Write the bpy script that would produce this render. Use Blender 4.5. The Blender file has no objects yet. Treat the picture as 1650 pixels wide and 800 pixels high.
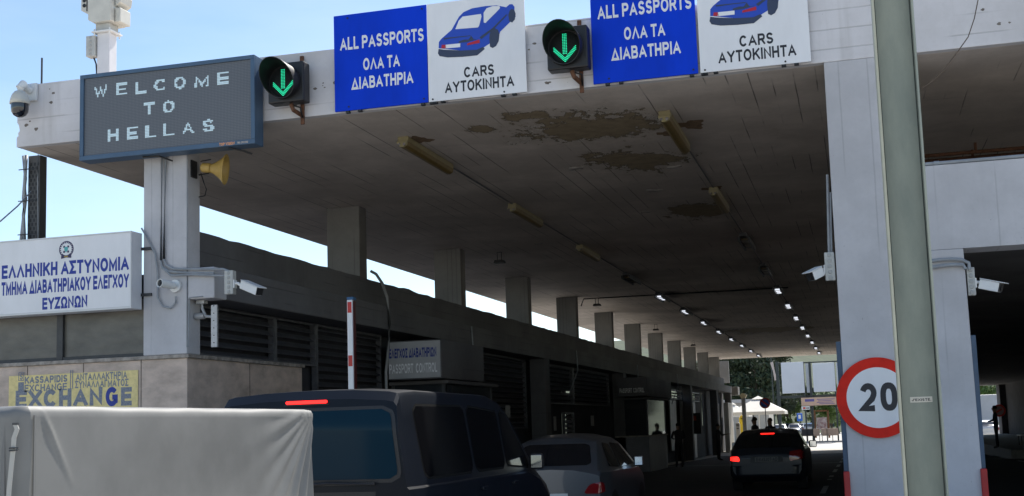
import bpy, bmesh, math, random
from mathutils import Vector, Matrix
from mathutils.bvhtree import BVHTree
from mathutils.geometry import tessellate_polygon
R = math.radians
scn = bpy.context.scene
# ------------------------------------------------------------------ camera
EYE = 1.62
FPX, YAW, PITCH, ROLL, CY = 2006.0, 0.268, 0.1190, -0.0322, 450.0   # focal length in pixels of the 1650 px photograph
_c, _s = math.cos(YAW), math.sin(YAW)
FWD = Vector((-_s*math.cos(PITCH), _c*math.cos(PITCH), math.sin(PITCH)))
_rt = Vector((_c, _s, 0)); _up = _rt.cross(FWD)
RT = _rt*math.cos(ROLL) + _up*math.sin(ROLL)
UP = -_rt*math.sin(ROLL) + _up*math.cos(ROLL)
cam = bpy.data.cameras.new('camera'); camo = bpy.data.objects.new('camera', cam)
scn.collection.objects.link(camo)
m = Matrix((RT, UP, -FWD)).transposed().to_4x4(); m.translation = Vector((0, 0, EYE))
camo.matrix_world = m
cam.sensor_width = 36; cam.lens = FPX/1650*36; cam.shift_y = (CY-400)/1650
cam.clip_end = 3000; cam.clip_start = .1
scn.camera = camo
# ------------------------------------------------------------------ sky and sun
SUN_EL, SUN_AZ = R(50), R(12)                 # azimuth from +y, negative = towards the left
w = bpy.data.worlds.new('World'); scn.world = w; w.use_nodes = True
nt = w.node_tree; nt.nodes.clear()
wo = nt.nodes.new('ShaderNodeOutputWorld'); bg = nt.nodes.new('ShaderNodeBackground')
sky = nt.nodes.new('ShaderNodeTexSky'); sky.sky_type = 'NISHITA'; sky.sun_disc = False
sky.sun_elevation = SUN_EL; sky.sun_rotation = SUN_AZ; sky.air_density = 1.0; sky.dust_density = 0.2; sky.ozone_density = 1.6
bg.inputs[1].default_value = 0.092
tc = nt.nodes.new('ShaderNodeTexCoord'); mp = nt.nodes.new('ShaderNodeMapping'); mp.inputs['Scale'].default_value = (1.2, 1.2, 5)
mp.inputs['Rotation'].default_value = (0.3, .5, .2)
nz = nt.nodes.new('ShaderNodeTexNoise'); nz.inputs['Scale'].default_value = 2.2; nz.inputs['Detail'].default_value = 7; nz.inputs['Roughness'].default_value = .55
cr = nt.nodes.new('ShaderNodeValToRGB'); cr.color_ramp.elements[0].position = .45; cr.color_ramp.elements[1].position = .85
cr.color_ramp.elements[1].color = (.18, .18, .18, 1)
mx = nt.nodes.new('ShaderNodeMixRGB'); mx.inputs[2].default_value = (8.0, 8.2, 8.6, 1)
L = nt.links.new
L(tc.outputs['Generated'], mp.inputs[0]); L(mp.outputs[0], nz.inputs[0]); L(nz.outputs[0], cr.inputs[0])
L(cr.outputs[0], mx.inputs[0]); L(sky.outputs[0], mx.inputs[1]); L(mx.outputs[0], bg.inputs[0]); L(bg.outputs[0], wo.inputs[0])
sun = bpy.data.lights.new('sun', 'SUN'); suno = bpy.data.objects.new('sun', sun); scn.collection.objects.link(suno)
sun.energy = 4.0; sun.angle = R(.53); sun.color = (1, .95, .87)
sd = Vector((math.sin(SUN_AZ)*math.cos(SUN_EL), math.cos(SUN_AZ)*math.cos(SUN_EL), math.sin(SUN_EL)))
suno.rotation_euler = sd.to_track_quat('Z', 'Y').to_euler()
scn.view_settings.view_transform = 'Standard'; scn.view_settings.look = 'None'
scn.view_settings.exposure = 0.98; scn.view_settings.gamma = 1
scn.cycles.max_bounces = 6; scn.cycles.diffuse_bounces = 2

# ------------------------------------------------------------------ helpers
def at(ax, val, px, py):
    """point where the photograph's pixel meets the plane (axis = val)"""
    d = FWD*FPX + RT*(px-825) + UP*(CY-py)
    o = Vector((0, 0, EYE)); t = (val-o[ax])/d[ax]
    return o + d*t
rng = random.Random(5)

class MB:
    def __init__(s): s.v = []; s.f = []; s.m = []
    def add(s, vs, fs, mi=0):
        n = len(s.v); s.v += [tuple(v) for v in vs]; s.f += [tuple(i+n for i in f) for f in fs]; s.m += [mi]*len(fs); return s
    def box(s, x0, x1, y0, y1, z0, z1, mi=0):
        if x0 > x1: x0, x1 = x1, x0
        if y0 > y1: y0, y1 = y1, y0
        if z0 > z1: z0, z1 = z1, z0
        return s.add([(x0,y0,z0),(x1,y0,z0),(x1,y1,z0),(x0,y1,z0),(x0,y0,z1),(x1,y0,z1),(x1,y1,z1),(x0,y1,z1)],
                     [(0,3,2,1),(4,5,6,7),(0,1,5,4),(1,2,6,5),(2,3,7,6),(3,0,4,7)], mi)
    def obox(s, c, ax, ay, az, mi=0):
        c = Vector(c); ax = Vector(ax); ay = Vector(ay); az = Vector(az)
        P = [c+ax*i+ay*j+az*k for k in (-1, 1) for (i, j) in ((-1,-1),(1,-1),(1,1),(-1,1))]
        return s.add(P, [(0,3,2,1),(4,5,6,7),(0,1,5,4),(1,2,6,5),(2,3,7,6),(3,0,4,7)], mi)
    def cyl(s, p0, p1, r0, r1=None, n=16, mi=0, cap=True):
        r1 = r0 if r1 is None else r1
        p0 = Vector(p0); p1 = Vector(p1); q = (p1-p0).to_track_quat('Z', 'Y')
        vs = []
        for p, r in ((p0, r0), (p1, r1)):
            for i in range(n):
                a = 2*math.pi*i/n; vs.append(p + q@Vector((r*math.cos(a), r*math.sin(a), 0)))
        fs = [(i, (i+1) % n, n+(i+1) % n, n+i) for i in range(n)]
        if cap: fs += [tuple(range(n-1, -1, -1)), tuple(range(n, 2*n))]
        return s.add(vs, fs, mi)
    def lathe(s, prof, o, axis, n=24, mi=0, sx=1, sy=1, rot=0):
        """prof: list of (r, h) along axis from o"""
        o = Vector(o); q = Vector(axis).to_track_quat('Z', 'Y'); vs = []; fs = []
        for r, h in prof:
            for i in range(n):
                a = 2*math.pi*i/n+rot; vs.append(o + q@Vector((r*sx*math.cos(a), r*sy*math.sin(a), h)))
        for k in range(len(prof)-1):
            for i in range(n):
                j = (i+1) % n; fs.append((k*n+i, k*n+j, (k+1)*n+j, (k+1)*n+i))
        return s.add(vs, fs, mi)
    def tube(s, pts, r, n=8, mi=0):
        pts = [Vector(p) for p in pts]; vs = []; fs = []
        for k, p in enumerate(pts):
            d = (pts[min(k+1, len(pts)-1)]-pts[max(k-1, 0)]).normalized(); q = d.to_track_quat('Z', 'Y')
            rr = r[k] if isinstance(r, (list, tuple)) else r
            for i in range(n):
                a = 2*math.pi*i/n; vs.append(p+q@Vector((rr*math.cos(a), rr*math.sin(a), 0)))
        for k in range(len(pts)-1):
            for i in range(n):
                j = (i+1) % n; fs.append((k*n+i, k*n+j, (k+1)*n+j, (k+1)*n+i))
        fs += [tuple(range(n-1, -1, -1)), tuple(range(len(pts)*n-n, len(pts)*n))]
        return s.add(vs, fs, mi)
    def prism(s, poly, fn, d, mi=0):
        """poly 2d, fn(u,v,depth)->point, solid of thickness d"""
        n = len(poly); vs = [fn(u, v, 0) for u, v in poly]+[fn(u, v, d) for u, v in poly]
        tr = tessellate_polygon([[Vector((u, v, 0)) for u, v in poly]])
        fs = [tuple(t) for t in tr]+[tuple(i+n for i in reversed(t)) for t in tr]
        fs += [(i, (i+1) % n, n+(i+1) % n, n+i) for i in range(n)]
        return s.add(vs, fs, mi)

def wloc(p):
    return p.location.copy() if p.type == 'EMPTY' else Vector((0, 0, 0))
def obj(name, mb, mat, parent=None, bevel=0, smooth=False, label=None, kind=None):
    me = bpy.data.meshes.new(name); me.from_pydata(mb.v, [], mb.f)
    mats = mat if isinstance(mat, (list, tuple)) else [mat]
    for mm in mats: me.materials.append(mm)
    if len(mats) > 1: me.polygons.foreach_set('material_index', mb.m)
    bm = bmesh.new(); bm.from_mesh(me)
    bmesh.ops.recalc_face_normals(bm, faces=bm.faces); bm.to_mesh(me); bm.free()
    o = bpy.data.objects.new(name, me); scn.collection.objects.link(o)
    if smooth:
        for p in me.polygons: p.use_smooth = True
        if smooth == 'auto':
            me.set_sharp_from_angle(angle=R(35))
    if bevel:
        b = o.modifiers.new('bevel', 'BEVEL'); b.width = bevel; b.segments = 2; b.limit_method = 'ANGLE'; b.angle_limit = R(40)
    if parent is not None:
        o.parent = parent
        o.matrix_parent_inverse = Matrix.Translation(-wloc(parent))
    if label: o['label'] = label
    if kind: o['kind'] = kind
    return o
def tag(o, label, cat, group=None):
    o['label'] = label; o['category'] = cat
    if group: o['group'] = group
    return o
def thing(name, label, cat, loc=(0, 0, 0), group=None):
    o = bpy.data.objects.new(name, None); o.empty_display_size = .1; scn.collection.objects.link(o)
    o.location = loc; return tag(o, label, cat, group)
def copy_tree(o, parent=None):
    c = o.copy(); scn.collection.objects.link(c)
    mi_ = o.matrix_parent_inverse.copy()
    if parent is not None: c.parent = parent; c.matrix_parent_inverse = mi_
    for ch in list(o.children): copy_tree(ch, c)
    return c

# ------------------------------------------------------------------ materials
MATS = {}
def mat(name, col, rough=.6, metal=0, noise=0, scale=6, bump=0, emit=0, spec=.5, coat=0, stretch=(1, 1, 1), col2=None, alpha=1, trans=0, bscale=None):
    if name in MATS: return MATS[name]
    M = bpy.data.materials.new(name); M.use_nodes = True; n = M.node_tree; b = n.nodes['Principled BSDF']
    b.inputs['Base Color'].default_value = (*col, 1); b.inputs['Roughness'].default_value = rough; b.inputs['Metallic'].default_value = metal
    b.inputs['Specular IOR Level'].default_value = spec; b.inputs['Coat Weight'].default_value = coat
    b.inputs['Transmission Weight'].default_value = trans
    if emit:
        b.inputs['Emission Color'].default_value = (*col, 1); b.inputs['Emission Strength'].default_value = emit
    if noise or bump:
        t = n.nodes.new('ShaderNodeTexCoord'); mp = n.nodes.new('ShaderNodeMapping'); mp.inputs['Scale'].default_value = stretch
        z = n.nodes.new('ShaderNodeTexNoise'); z.inputs['Scale'].default_value = scale; z.inputs['Detail'].default_value = 8; z.inputs['Roughness'].default_value = .62
        n.links.new(t.outputs['Object'], mp.inputs[0]); n.links.new(mp.outputs[0], z.inputs[0])
        if noise:
            r = n.nodes.new('ShaderNodeValToRGB'); c2 = col2 or tuple(c*(1-noise) for c in col)
            r.color_ramp.elements[0].position = .32; r.color_ramp.elements[1].position = .62
            r.color_ramp.elements[0].color = (*c2, 1); r.color_ramp.elements[1].color = (*col, 1)
            n.links.new(z.outputs[0], r.inputs[0]); n.links.new(r.outputs[0], b.inputs['Base Color'])
        if bump:
            z2 = n.nodes.new('ShaderNodeTexNoise'); z2.inputs['Scale'].default_value = bscale or scale*4; z2.inputs['Detail'].default_value = 6
            n.links.new(mp.outputs[0], z2.inputs[0])
            bp = n.nodes.new('ShaderNodeBump'); bp.inputs['Strength'].default_value = bump; bp.inputs['Distance'].default_value = .02
            n.links.new(z2.outputs[0], bp.inputs['Height']); n.links.new(bp.outputs[0], b.inputs['Normal'])
    MATS[name] = M; return M

def board_concrete(name, base, dirty, axis, pitch, lineamt=.5, ceiling=False, stain=.35, seed=0, joint=None):
    """painted board-marked concrete; board joints are lines at a constant coordinate `axis`"""
    M = bpy.data.materials.new(name); M.use_nodes = True; n = M.node_tree; b = n.nodes['Principled BSDF']; N = n.nodes.new; K = n.links.new
    b.inputs['Roughness'].default_value = .85; b.inputs['Specular IOR Level'].default_value = .25
    t = N('ShaderNodeTexCoord'); sp = N('ShaderNodeSeparateXYZ'); K(t.outputs['Object'], sp.inputs[0])
    def math_(op, a, bb=None, c=None):
        x = N('ShaderNodeMath'); x.operation = op
        for i, v in enumerate((a, bb, c)):
            if v is None: continue
            if isinstance(v, (int, float)): x.inputs[i].default_value = v
            else: K(v, x.inputs[i])
        return x.outputs[0]
    def noise(scale, detail=8, rough=.6, stretch=(1, 1, 1), off=0):
        mp = N('ShaderNodeMapping'); mp.inputs['Scale'].default_value = stretch; mp.inputs['Location'].default_value = (off+seed, off*2, seed)
        K(t.outputs['Object'], mp.inputs[0])
        z = N('ShaderNodeTexNoise'); z.inputs['Scale'].default_value = scale; z.inputs['Detail'].default_value = detail; z.inputs['Roughness'].default_value = rough
        K(mp.outputs[0], z.inputs[0]); return z.outputs[0]
    def ramp(v, a, bb):
        r = N('ShaderNodeMapRange'); r.inputs[1].default_value = a; r.inputs[2].default_value = bb; r.interpolation_type = 'SMOOTHSTEP'
        K(v, r.inputs[0]); return r.outputs[0]
    def mix(f, c1, c2):
        x = N('ShaderNodeMixRGB')
        if isinstance(f, float): x.inputs[0].default_value = f
        else: K(f, x.inputs[0])
        for i, c in ((1, c1), (2, c2)):
            if isinstance(c, tuple): x.inputs[i].default_value = (*c, 1)
            else: K(c, x.inputs[i])
        return x.outputs[0]
    ax = {'x': 0, 'y': 1, 'z': 2}[axis]
    wob = math_('MULTIPLY', math_('SUBTRACT', noise(1.3, 3), .5), .02)
    co = math_('ADD', math_('DIVIDE', sp.outputs[ax], pitch), math_('DIVIDE', wob, pitch))
    fr = math_('ABSOLUTE', math_('SUBTRACT', math_('FRACT', co), .5))
    w_ = .010/pitch
    line = ramp(fr, .5-w_*1.3, .5-w_*.2)
    st = {'x': (.2, .055, 1) if ceiling else (.2, .2, .05), 'z': (.07, .07, .3), 'y': (.6, .05, 1)}[axis]
    brk = ramp(noise(9, 3, .5, st, 3), .47, .60)              # board joints come and go
    line = math_('MULTIPLY', math_('MULTIPLY', line, brk), lineamt)
    # slight tone per board
    fl = math_('FLOOR', math_('ADD', co, .5)); wn = N('ShaderNodeTexWhiteNoise'); wn.noise_dimensions = '1D'; K(fl, wn.inputs['W'])
    big = ramp(noise(.55, 8, .65, off=9), .35, .68)
    fine = noise(14, 6, .7, off=2)
    c = mix(math_('MULTIPLY', math_('SUBTRACT', 1.0, big), stain), base, dirty)
    c = mix(math_('MULTIPLY', wn.outputs[0], .10), c, dirty)
    c = mix(math_('MULTIPLY', ramp(fine, .5, .75), .16), c, dirty)
    # small pits
    pit = ramp(noise(38, 2, .5, off=5), .72, .76); pit = math_('MULTIPLY', pit, ramp(noise(1.1, 2, .5, off=6), .5, .6))
    c = mix(math_('MULTIPLY', pit, .55), c, tuple(x*.35 for x in dirty))
    c = mix(line, c, tuple(x*.3 for x in dirty))
    if axis == 'z':   # run-off streaks
        stx = ramp(noise(3.2, 5, .6, (1, 1, .06), 4), .56, .74); c = mix(math_('MULTIPLY', stx, .38), c, dirty)
    h = math_('ADD', math_('MULTIPLY', fine, .25), math_('MULTIPLY', line, -1.0))
    if joint:  # cross joints of the boards
        fr2 = math_('ABSOLUTE', math_('SUBTRACT', math_('FRACT', math_('DIVIDE', sp.outputs[1], joint)), .5))
        l2 = math_('MULTIPLY', ramp(fr2, .5-.012/joint, .5), math_('MULTIPLY', ramp(noise(2, 3, .5, off=12), .42, .6), .45)); c = mix(l2, c, tuple(x*.4 for x in dirty))
    if ceiling:  # paint peeling off in one damp area near the front
        def blob(cx, cy, rx, ry):
            dx = math_('DIVIDE', math_('SUBTRACT', sp.outputs[0], cx), rx); dy = math_('DIVIDE', math_('SUBTRACT', sp.outputs[1], cy), ry)
            d = math_('SQRT', math_('ADD', math_('MULTIPLY', dx, dx), math_('MULTIPLY', dy, dy)))
            r = N('ShaderNodeMapRange'); r.inputs[1].default_value = .2; r.inputs[2].default_value = 1.25; r.inputs[3].default_value = 1; r.inputs[4].default_value = 0; K(d, r.inputs[0]); return r.outputs[0]
        reg = blob(-3.45, 17.1, 1.35, 1.35)
        for a_ in ((-3.3, 19.6, 1.15, 1.2), (-4.95, 16.6, .25, .35), (-2.9, 25, .8, 1.3), (-4.15, 16.1, .5, .4), (-3.9, 60, 3, 3)):
            reg = math_('MAXIMUM', reg, blob(*a_))
        pn = math_('ADD', noise(1.7, 9, .72, (1, .6, 1), 21), math_('MULTIPLY', noise(8, 6, .7, (1, .7, 1), 22), .34))
        pk = math_('ADD', pn, math_('MULTIPLY', reg, .43))
        halo = ramp(pk, .74, .98); peel = ramp(pk, .925, .955); edge = math_('SUBTRACT', ramp(pk, .918, .93), ramp(pk, .944, .958))
        c = mix(math_('MULTIPLY', halo, .35), c, (.27, .21, .14))
        c = mix(peel, c, mix(noise(5, 6, .7, off=31), (.13, .10, .065), (.42, .33, .21)))
        c = mix(math_('MULTIPLY', math_('MAXIMUM', edge, 0.0), .7), c, (.035, .03, .025))
        wh = math_('MULTIPLY', ramp(noise(3.5, 9, .75, (.6, 2, 1), 41), .56, .6), blob(-3.2, 15.35, 2.2, .5)); c = mix(math_('MULTIPLY', wh, .6), c, (.5, .48, .44))
        rim = math_('MULTIPLY', math_('SUBTRACT', ramp(pk, .895, .908), ramp(pk, .912, .925)), ramp(noise(2.2, 3, .5, off=51), .5, .6)); c = mix(math_('MULTIPLY', math_('MAXIMUM', rim, 0.0), .8), c, (.72, .68, .62))
        h = math_('ADD', h, math_('MULTIPLY', peel, -1.6))
    K(c, b.inputs['Base Color'])
    bp = N('ShaderNodeBump'); bp.inputs['Strength'].default_value = .5; bp.inputs['Distance'].default_value = .012
    K(h, bp.inputs['Height']); K(bp.outputs[0], b.inputs['Normal'])
    MATS[name] = M; return M

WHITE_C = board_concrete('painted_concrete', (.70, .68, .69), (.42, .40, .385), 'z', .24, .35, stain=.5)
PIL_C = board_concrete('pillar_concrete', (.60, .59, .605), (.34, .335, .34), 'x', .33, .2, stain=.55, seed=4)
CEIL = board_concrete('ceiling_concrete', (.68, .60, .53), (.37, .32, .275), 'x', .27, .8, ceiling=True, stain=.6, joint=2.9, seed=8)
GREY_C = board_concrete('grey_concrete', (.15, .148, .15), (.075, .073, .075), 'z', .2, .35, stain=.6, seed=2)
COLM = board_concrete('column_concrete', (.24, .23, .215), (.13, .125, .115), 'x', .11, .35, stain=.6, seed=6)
DARKC = mat('dark_wall', (.045, .045, .05), .9, noise=.5, scale=2, bump=.3)
STONE = mat('travertine', (.64, .51, .42), .75, noise=.38, scale=2.6, bump=.25, stretch=(1, 1, 1.8), bscale=22)
LEDGE = mat('ledge_stone', (.42, .37, .32), .7, noise=.6, scale=7, bump=.3)
BLACK = mat('black_plastic', (.012, .012, .014), .45, bump=.15, scale=20)
STEEL = mat('grey_steel', (.32, .33, .34), .45, .6, noise=.25, scale=12)
GALV = mat('galvanised_bracket', (.5, .5, .5), .5, .4, noise=.2, scale=30)
PIPE = mat('grey_conduit', (.30, .32, .34), .5, noise=.25, scale=8)
WPLAST = mat('white_plastic', (.78, .78, .76), .4, noise=.06, scale=9)
CREAM = mat('cream_housing', (.62, .60, .53), .5, noise=.15, scale=5)
BOXGREY = mat('junction_box', (.50, .50, .47), .6, noise=.2, scale=9)
RUBBER = mat('tyre_rubber', (.015, .015, .016), .85, bump=.2, scale=30)
GLASSD = mat('tinted_glass', (.008, .009, .012), .05, spec=.6)
RUST = mat('rusty_iron', (.16, .07, .035), .85, noise=.6, scale=18, bump=.4)
CHROME = mat('chrome', (.7, .7, .72), .12, 1)
REDL = mat('lit_red_lamp', (1, .018, .012), .3, emit=1.4)
REDD = mat('red_lens', (.25, .008, .012), .15, coat=1)
TRIMR = mat('sign_red', (.62, .03, .015), .4, noise=.15, scale=6)
SIGNW = mat('sign_white', (.80, .80, .81), .45, noise=.10, scale=2.2, stretch=(1, 1, .3))
SIGNB = mat('sign_blue', (.0, .045, .62), .55, noise=.2, scale=2.2, stretch=(1, 1, .3), spec=.15)
INKW = mat('white_lettering', (.78, .78, .78), .5, noise=.05, scale=9)
INKK = mat('black_lettering', (.012, .013, .02), .5, noise=.1, scale=9)
INKB = mat('blue_lettering', (.01, .035, .30), .5, noise=.08, scale=9)

# ------------------------------------------------------------------ lettering
def _arc(cx, cy, rx, ry, a0, a1, n=12):
    return [(cx+rx*math.cos(R(a0+(a1-a0)*i/n)), cy+ry*math.sin(R(a0+(a1-a0)*i/n))) for i in range(n+1)]
def _O(x0=0, x1=1): return (_arc(.5, .5, .5, .5, 0, 360, 28)[:-1], True, 0)
def _superO(): 
    pts = []
    for i in range(28):
        a = 2*math.pi*i/28; c, s_ = math.cos(a), math.sin(a); e = .8
        pts.append((.5+.5*math.copysign(abs(c)**e, c), .5+.5*math.copysign(abs(s_)**e, s_)))
    return (pts, True, 0)
_B = [(0, .52), (.55, .52)]+_arc(.68, .26, .32, .26, 90, -90, 8)[1:-1]+[(.6, 0), (0, 0)]
_P = [(0, 1), (.6, 1)]+_arc(.66, .735, .34, .265, 90, -90, 8)[1:-1]+[(.6, .47), (0, .47)]
_S = _arc(.5, .75, .45, .25, 15, 180, 9)+_arc(.5, .72, .45, .22, 190, 245, 3)[0:]+[(.62, .46)]+_arc(.5, .26, .48, .22, 60, 0, 4)+_arc(.5, .25, .48, .25, -10, -165, 9)
GLY = {  # width, strokes (points, closed, square ends)
 'A': (.78, [([(0, 0), (.5, 1), (1, 0)], 0, 1), ([(.2, .30), (.8, .30)], 0, 0)]),
 'B': (.66, [([(0, 0), (0, 1)], 0, 1), ([(0, 1), (.5, 1)]+_arc(.6, .76, .32, .24, 90, -90, 8)[1:-1]+[(.5, .52), (0, .52)], 0, 0), (_B[1:], 0, 0)]),
 'C': (.74, [(_arc(.5, .5, .5, .5, 38, 322, 22), 0, 0)]),
 'D': (.70, [([(0, 0), (0, 1), (.45, 1)]+_arc(.5, .5, .5, .5, 85, -85, 12)+[(.45, 0)], 1, 0)]),
 'E': (.60, [([(1, 1), (0, 1), (0, 0), (1, 0)], 0, 1), ([(0, .51), (.9, .51)], 0, 1)]),
 'F': (.58, [([(1, 1), (0, 1), (0, 0)], 0, 1), ([(0, .5), (.9, .5)], 0, 1)]),
 'G': (.76, [(_arc(.5, .5, .5, .5, 40, 320, 22)+[(.97, .2), (.97, .46), (.55, .46)], 0, 0)]),
 'H': (.66, [([(0, 0), (0, 1)], 0, 1), ([(1, 0), (1, 1)], 0, 1), ([(0, .5), (1, .5)], 0, 0)]),
 'I': (.0, [([(0, 0), (0, 1)], 0, 1)]),
 'J': (.5, [([(1, 1), (1, .3)]+_arc(.5, .3, .5, .3, 0, -180, 9), 0, 1)]),
 'K': (.70, [([(0, 0), (0, 1)], 0, 1), ([(0, .36), (.95, 1)], 0, 1), ([(.38, .60), (1, 0)], 0, 1)]),
 'L': (.54, [([(0, 1), (0, 0), (1, 0)], 0, 1)]),
 'M': (.82, [([(0, 0), (0, 1), (.5, .12), (1, 1), (1, 0)], 0, 1)]),
 'N': (.68, [([(0, 0), (0, 1), (1, 0), (1, 1)], 0, 1)]),
 'O': (.78, [_O()]),
 'P': (.64, [([(0, 0), (0, 1)], 0, 1), (_P, 0, 0)]),
 'R': (.66, [([(0, 0), (0, 1)], 0, 1), (_P, 0, 0), ([(.55, .47), (1, 0)], 0, 1)]),
 'S': (.64, [(_S, 0, 0)]),
 'T': (.62, [([(0, 1), (1, 1)], 0, 1), ([(.5, 1), (.5, 0)], 0, 1)]),
 'U': (.68, [([(0, 1), (0, .35)]+_arc(.5, .35, .5, .35, 180, 360, 12)+[(1, 1)], 0, 1)]),
 'V': (.76, [([(0, 1), (.5, 0), (1, 1)], 0, 1)]),
 'W': (1.05, [([(0, 1), (.26, 0), (.5, .9), (.74, 0), (1, 1)], 0, 1)]),
 'X': (.72, [([(0, 0), (1, 1)], 0, 1), ([(0, 1), (1, 0)], 0, 1)]),
 'Y': (.74, [([(0, 1), (.5, .45), (1, 1)], 0, 1), ([(.5, .45), (.5, 0)], 0, 1)]),
 'Z': (.64, [([(0, 1), (1, 1), (0, 0), (1, 0)], 0, 1)]),
 'Λ': (.78, [([(0, 0), (.5, 1), (1, 0)], 0, 1)]), 'Δ': (.80, [([(0, 0), (.5, 1), (1, 0)], 1, 0)]),
 'Γ': (.54, [([(0, 0), (0, 1), (1, 1)], 0, 1)]), 'Σ': (.64, [([(1, 1), (0, 1), (.55, .5), (0, 0), (1, 0)], 0, 1)]),
 'Ω': (.78, [([(0, 0), (.28, 0)]+_arc(.5, .58, .5, .42, 235, -55, 18)+[(.72, 0), (1, 0)], 0, 1)]),
 '0': (.54, [_superO()]), '1': (.3, [([(0, .75), (1, 1), (1, 0)], 0, 1)]),
 '2': (.54, [(_arc(.5, .70, .48, .30, 165, -20, 12)+[(.80, .42), (0, 0), (1, 0)], 0, 0)]),
 '3': (.54, [(_arc(.45, .74, .45, .26, 160, -80, 12)+[(.35, .5)], 0, 0), ([(.35, .5)]+_arc(.48, .25, .5, .26, 80, -165, 12), 0, 0)]),
 '4': (.56, [([(.75, 0), (.75, 1), (0, .27), (1, .27)], 0, 0)]), '5': (.54, [([(.95, 1), (.15, 1), (.05, .48)]+_arc(.48, .31, .5, .31, 120, -160, 12), 0, 0)]),
 '6': (.54, [(_arc(.5, .3, .5, .3, 0, 360, 20)[:-1], 1, 0), ([(.02, .3), (.05, .65), (.3, .95), (.6, 1), (.9, .88)], 0, 0)]),
 '7': (.54, [([(0, 1), (1, 1), (.3, 0)], 0, 0)]), '8': (.54, [(_arc(.5, .75, .42, .25, 0, 360, 18)[:-1], 1, 0), (_arc(.5, .27, .5, .27, 0, 360, 18)[:-1], 1, 0)]),
 '9': (.54, [(_arc(.5, .7, .5, .3, 0, 360, 20)[:-1], 1, 0), ([(.98, .7), (.95, .35), (.7, .05), (.4, 0), (.1, .12)], 0, 0)]),
 "'": (.0, [([(0, .78), (0, 1)], 0, 1)]), '.': (.0, [([(0, 0), (0, .03)], 0, 1)]), '·': (.0, [([(0, .45), (0, .5)], 0, 1)]), ':': (.0, [([(0, .1), (0, .12)], 0, 1), ([(0, .65), (0, .67)], 0, 1)]),
}
for g_, l_ in zip('ΑΒΕΖΗΙΚΜΝΟΡΤΥΧ', 'ABEZHIKMNOPTYX'): GLY[g_] = GLY[l_]
def ribbon(pts, closed, square, w):
    n = len(pts); P_ = [Vector(p) for p in pts]; P_ = [p for i, p in enumerate(P_) if i == 0 or (p-P_[i-1]).length > 1e-4]; n = len(P_)
    if square and not closed:
        P_[0] = P_[0]+(P_[0]-P_[1]).normalized()*w/2; P_[-1] = P_[-1]+(P_[-1]-P_[-2]).normalized()*w/2
    Lf, Rt = [], []
    for i in range(n):
        a = P_[i-1] if (i or closed) else None; b = P_[(i+1) % n] if (i < n-1 or closed) else None
        d1 = (P_[i]-a).normalized() if a is not None else (b-P_[i]).normalized(); d2 = (b-P_[i]).normalized() if b is not None else d1
        n1 = Vector((-d1.y, d1.x)); n2 = Vector((-d2.y, d2.x)); mm_ = (n1+n2); mm_ = mm_.normalized() if mm_.length > 1e-4 else n1
        k = min(1/max(mm_.dot(n1), .25), 2.1); Lf.append(P_[i]+mm_*w/2*k); Rt.append(P_[i]-mm_*w/2*k)
    return Lf, Rt, n
def text_strokes(s, w=.17, spacing=1.0, wordsp=1.0):
    """own sans serif capitals: returns (left, right, closed) ribbons in cap heights"""
    x = 0; out = []
    for ch in s:
        if ch == ' ': x += .34*wordsp; continue
        gw, st = GLY[ch]
        for pts, closed, sq in st:
            q = [(x+w/2+px*max(gw-w*.4, 0), w/2+py*(1-w)) for px, py in pts]; Lf, Rt, n = ribbon(q, closed, sq, w)
            Lf = [Vector((p.x, min(max(p.y, 0), 1))) for p in Lf]; Rt = [Vector((p.x, min(max(p.y, 0), 1))) for p in Rt]
            out.append((Lf, Rt, closed))
        x += max(gw-w*.4, 0)+w+.13*spacing
    return out
def lettering(s, y, x0, x1, z0, z1, M, parent, thick=.003, spacing=1.0, bold=.02, name='lettering', label=None, wordsp=1.0, weight=None):
    w = weight or (.155+bold*2.2); rb = text_strokes(s, w, spacing, wordsp); allp = [p for l, r, c in rb for p in l+r]
    a0 = min(p.x for p in allp); a1 = max(p.x for p in allp)
    mb = MB()
    for q, (lf, rt, closed) in enumerate(rb):
        n = len(lf); d0 = thick*(.75+.25*((q % 3)/2)); f = lambda p, d: (x0+(p.x-a0)/(a1-a0)*(x1-x0), y-d, z0+p.y*(z1-z0))
        vs = [f(p, d0) for p in lf]+[f(p, d0) for p in rt]+[f(p, 0) for p in lf]+[f(p, 0) for p in rt]; fs = []
        for i in range(n if closed else n-1):
            j = (i+1) % n; fs += [(i, j, n+j, n+i), (i, 2*n+i, 2*n+j, j), (n+i, n+j, 3*n+j, 3*n+i)]
        if not closed: fs += [(0, n, 3*n, 2*n), (n-1, 3*n-1, 4*n-1, 2*n-1)]
        mb.add(vs, fs)
    return obj(name, mb, M, parent, label=label)

# ================================================================== SETTING
def gz(y):
    return 0.0 if y < 35 else (-.4 if y > 72 else -.4*(y-35)/37)
YS = [-60, 0, 15, 35, 50, 60, 72, 90, 105.8]
def strip(x0, x1, ys, dz=0, ztop=None):
    mb = MB()
    for a, b in zip(ys[:-1], ys[1:]):
        mb.add([(x0, a, gz(a)+dz), (x1, a, gz(a)+dz), (x1, b, gz(b)+dz), (x0, b, gz(b)+dz)], [(0, 1, 2, 3)])
    return mb
g = MB(); ys = [-700, -60, 15, 35, 72, 106, 900]
for a, b in zip(ys[:-1], ys[1:]): g.add([(-900, a, gz(a)), (900, a, gz(a)), (900, b, gz(b)), (-900, b, gz(b))], [(0, 1, 2, 3)])
GROUND = mat('concrete_ground', (.50, .475, .43), .9, noise=.25, scale=.8, bump=.3)  # pale, so the unseen forecourt bounces light onto the facade and soffit
obj('ground', g, GROUND, kind='structure')
ROAD = mat('asphalt_road', (.042, .041, .042), .85, noise=.35, scale=1.2, bump=.5, bscale=60)
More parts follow.
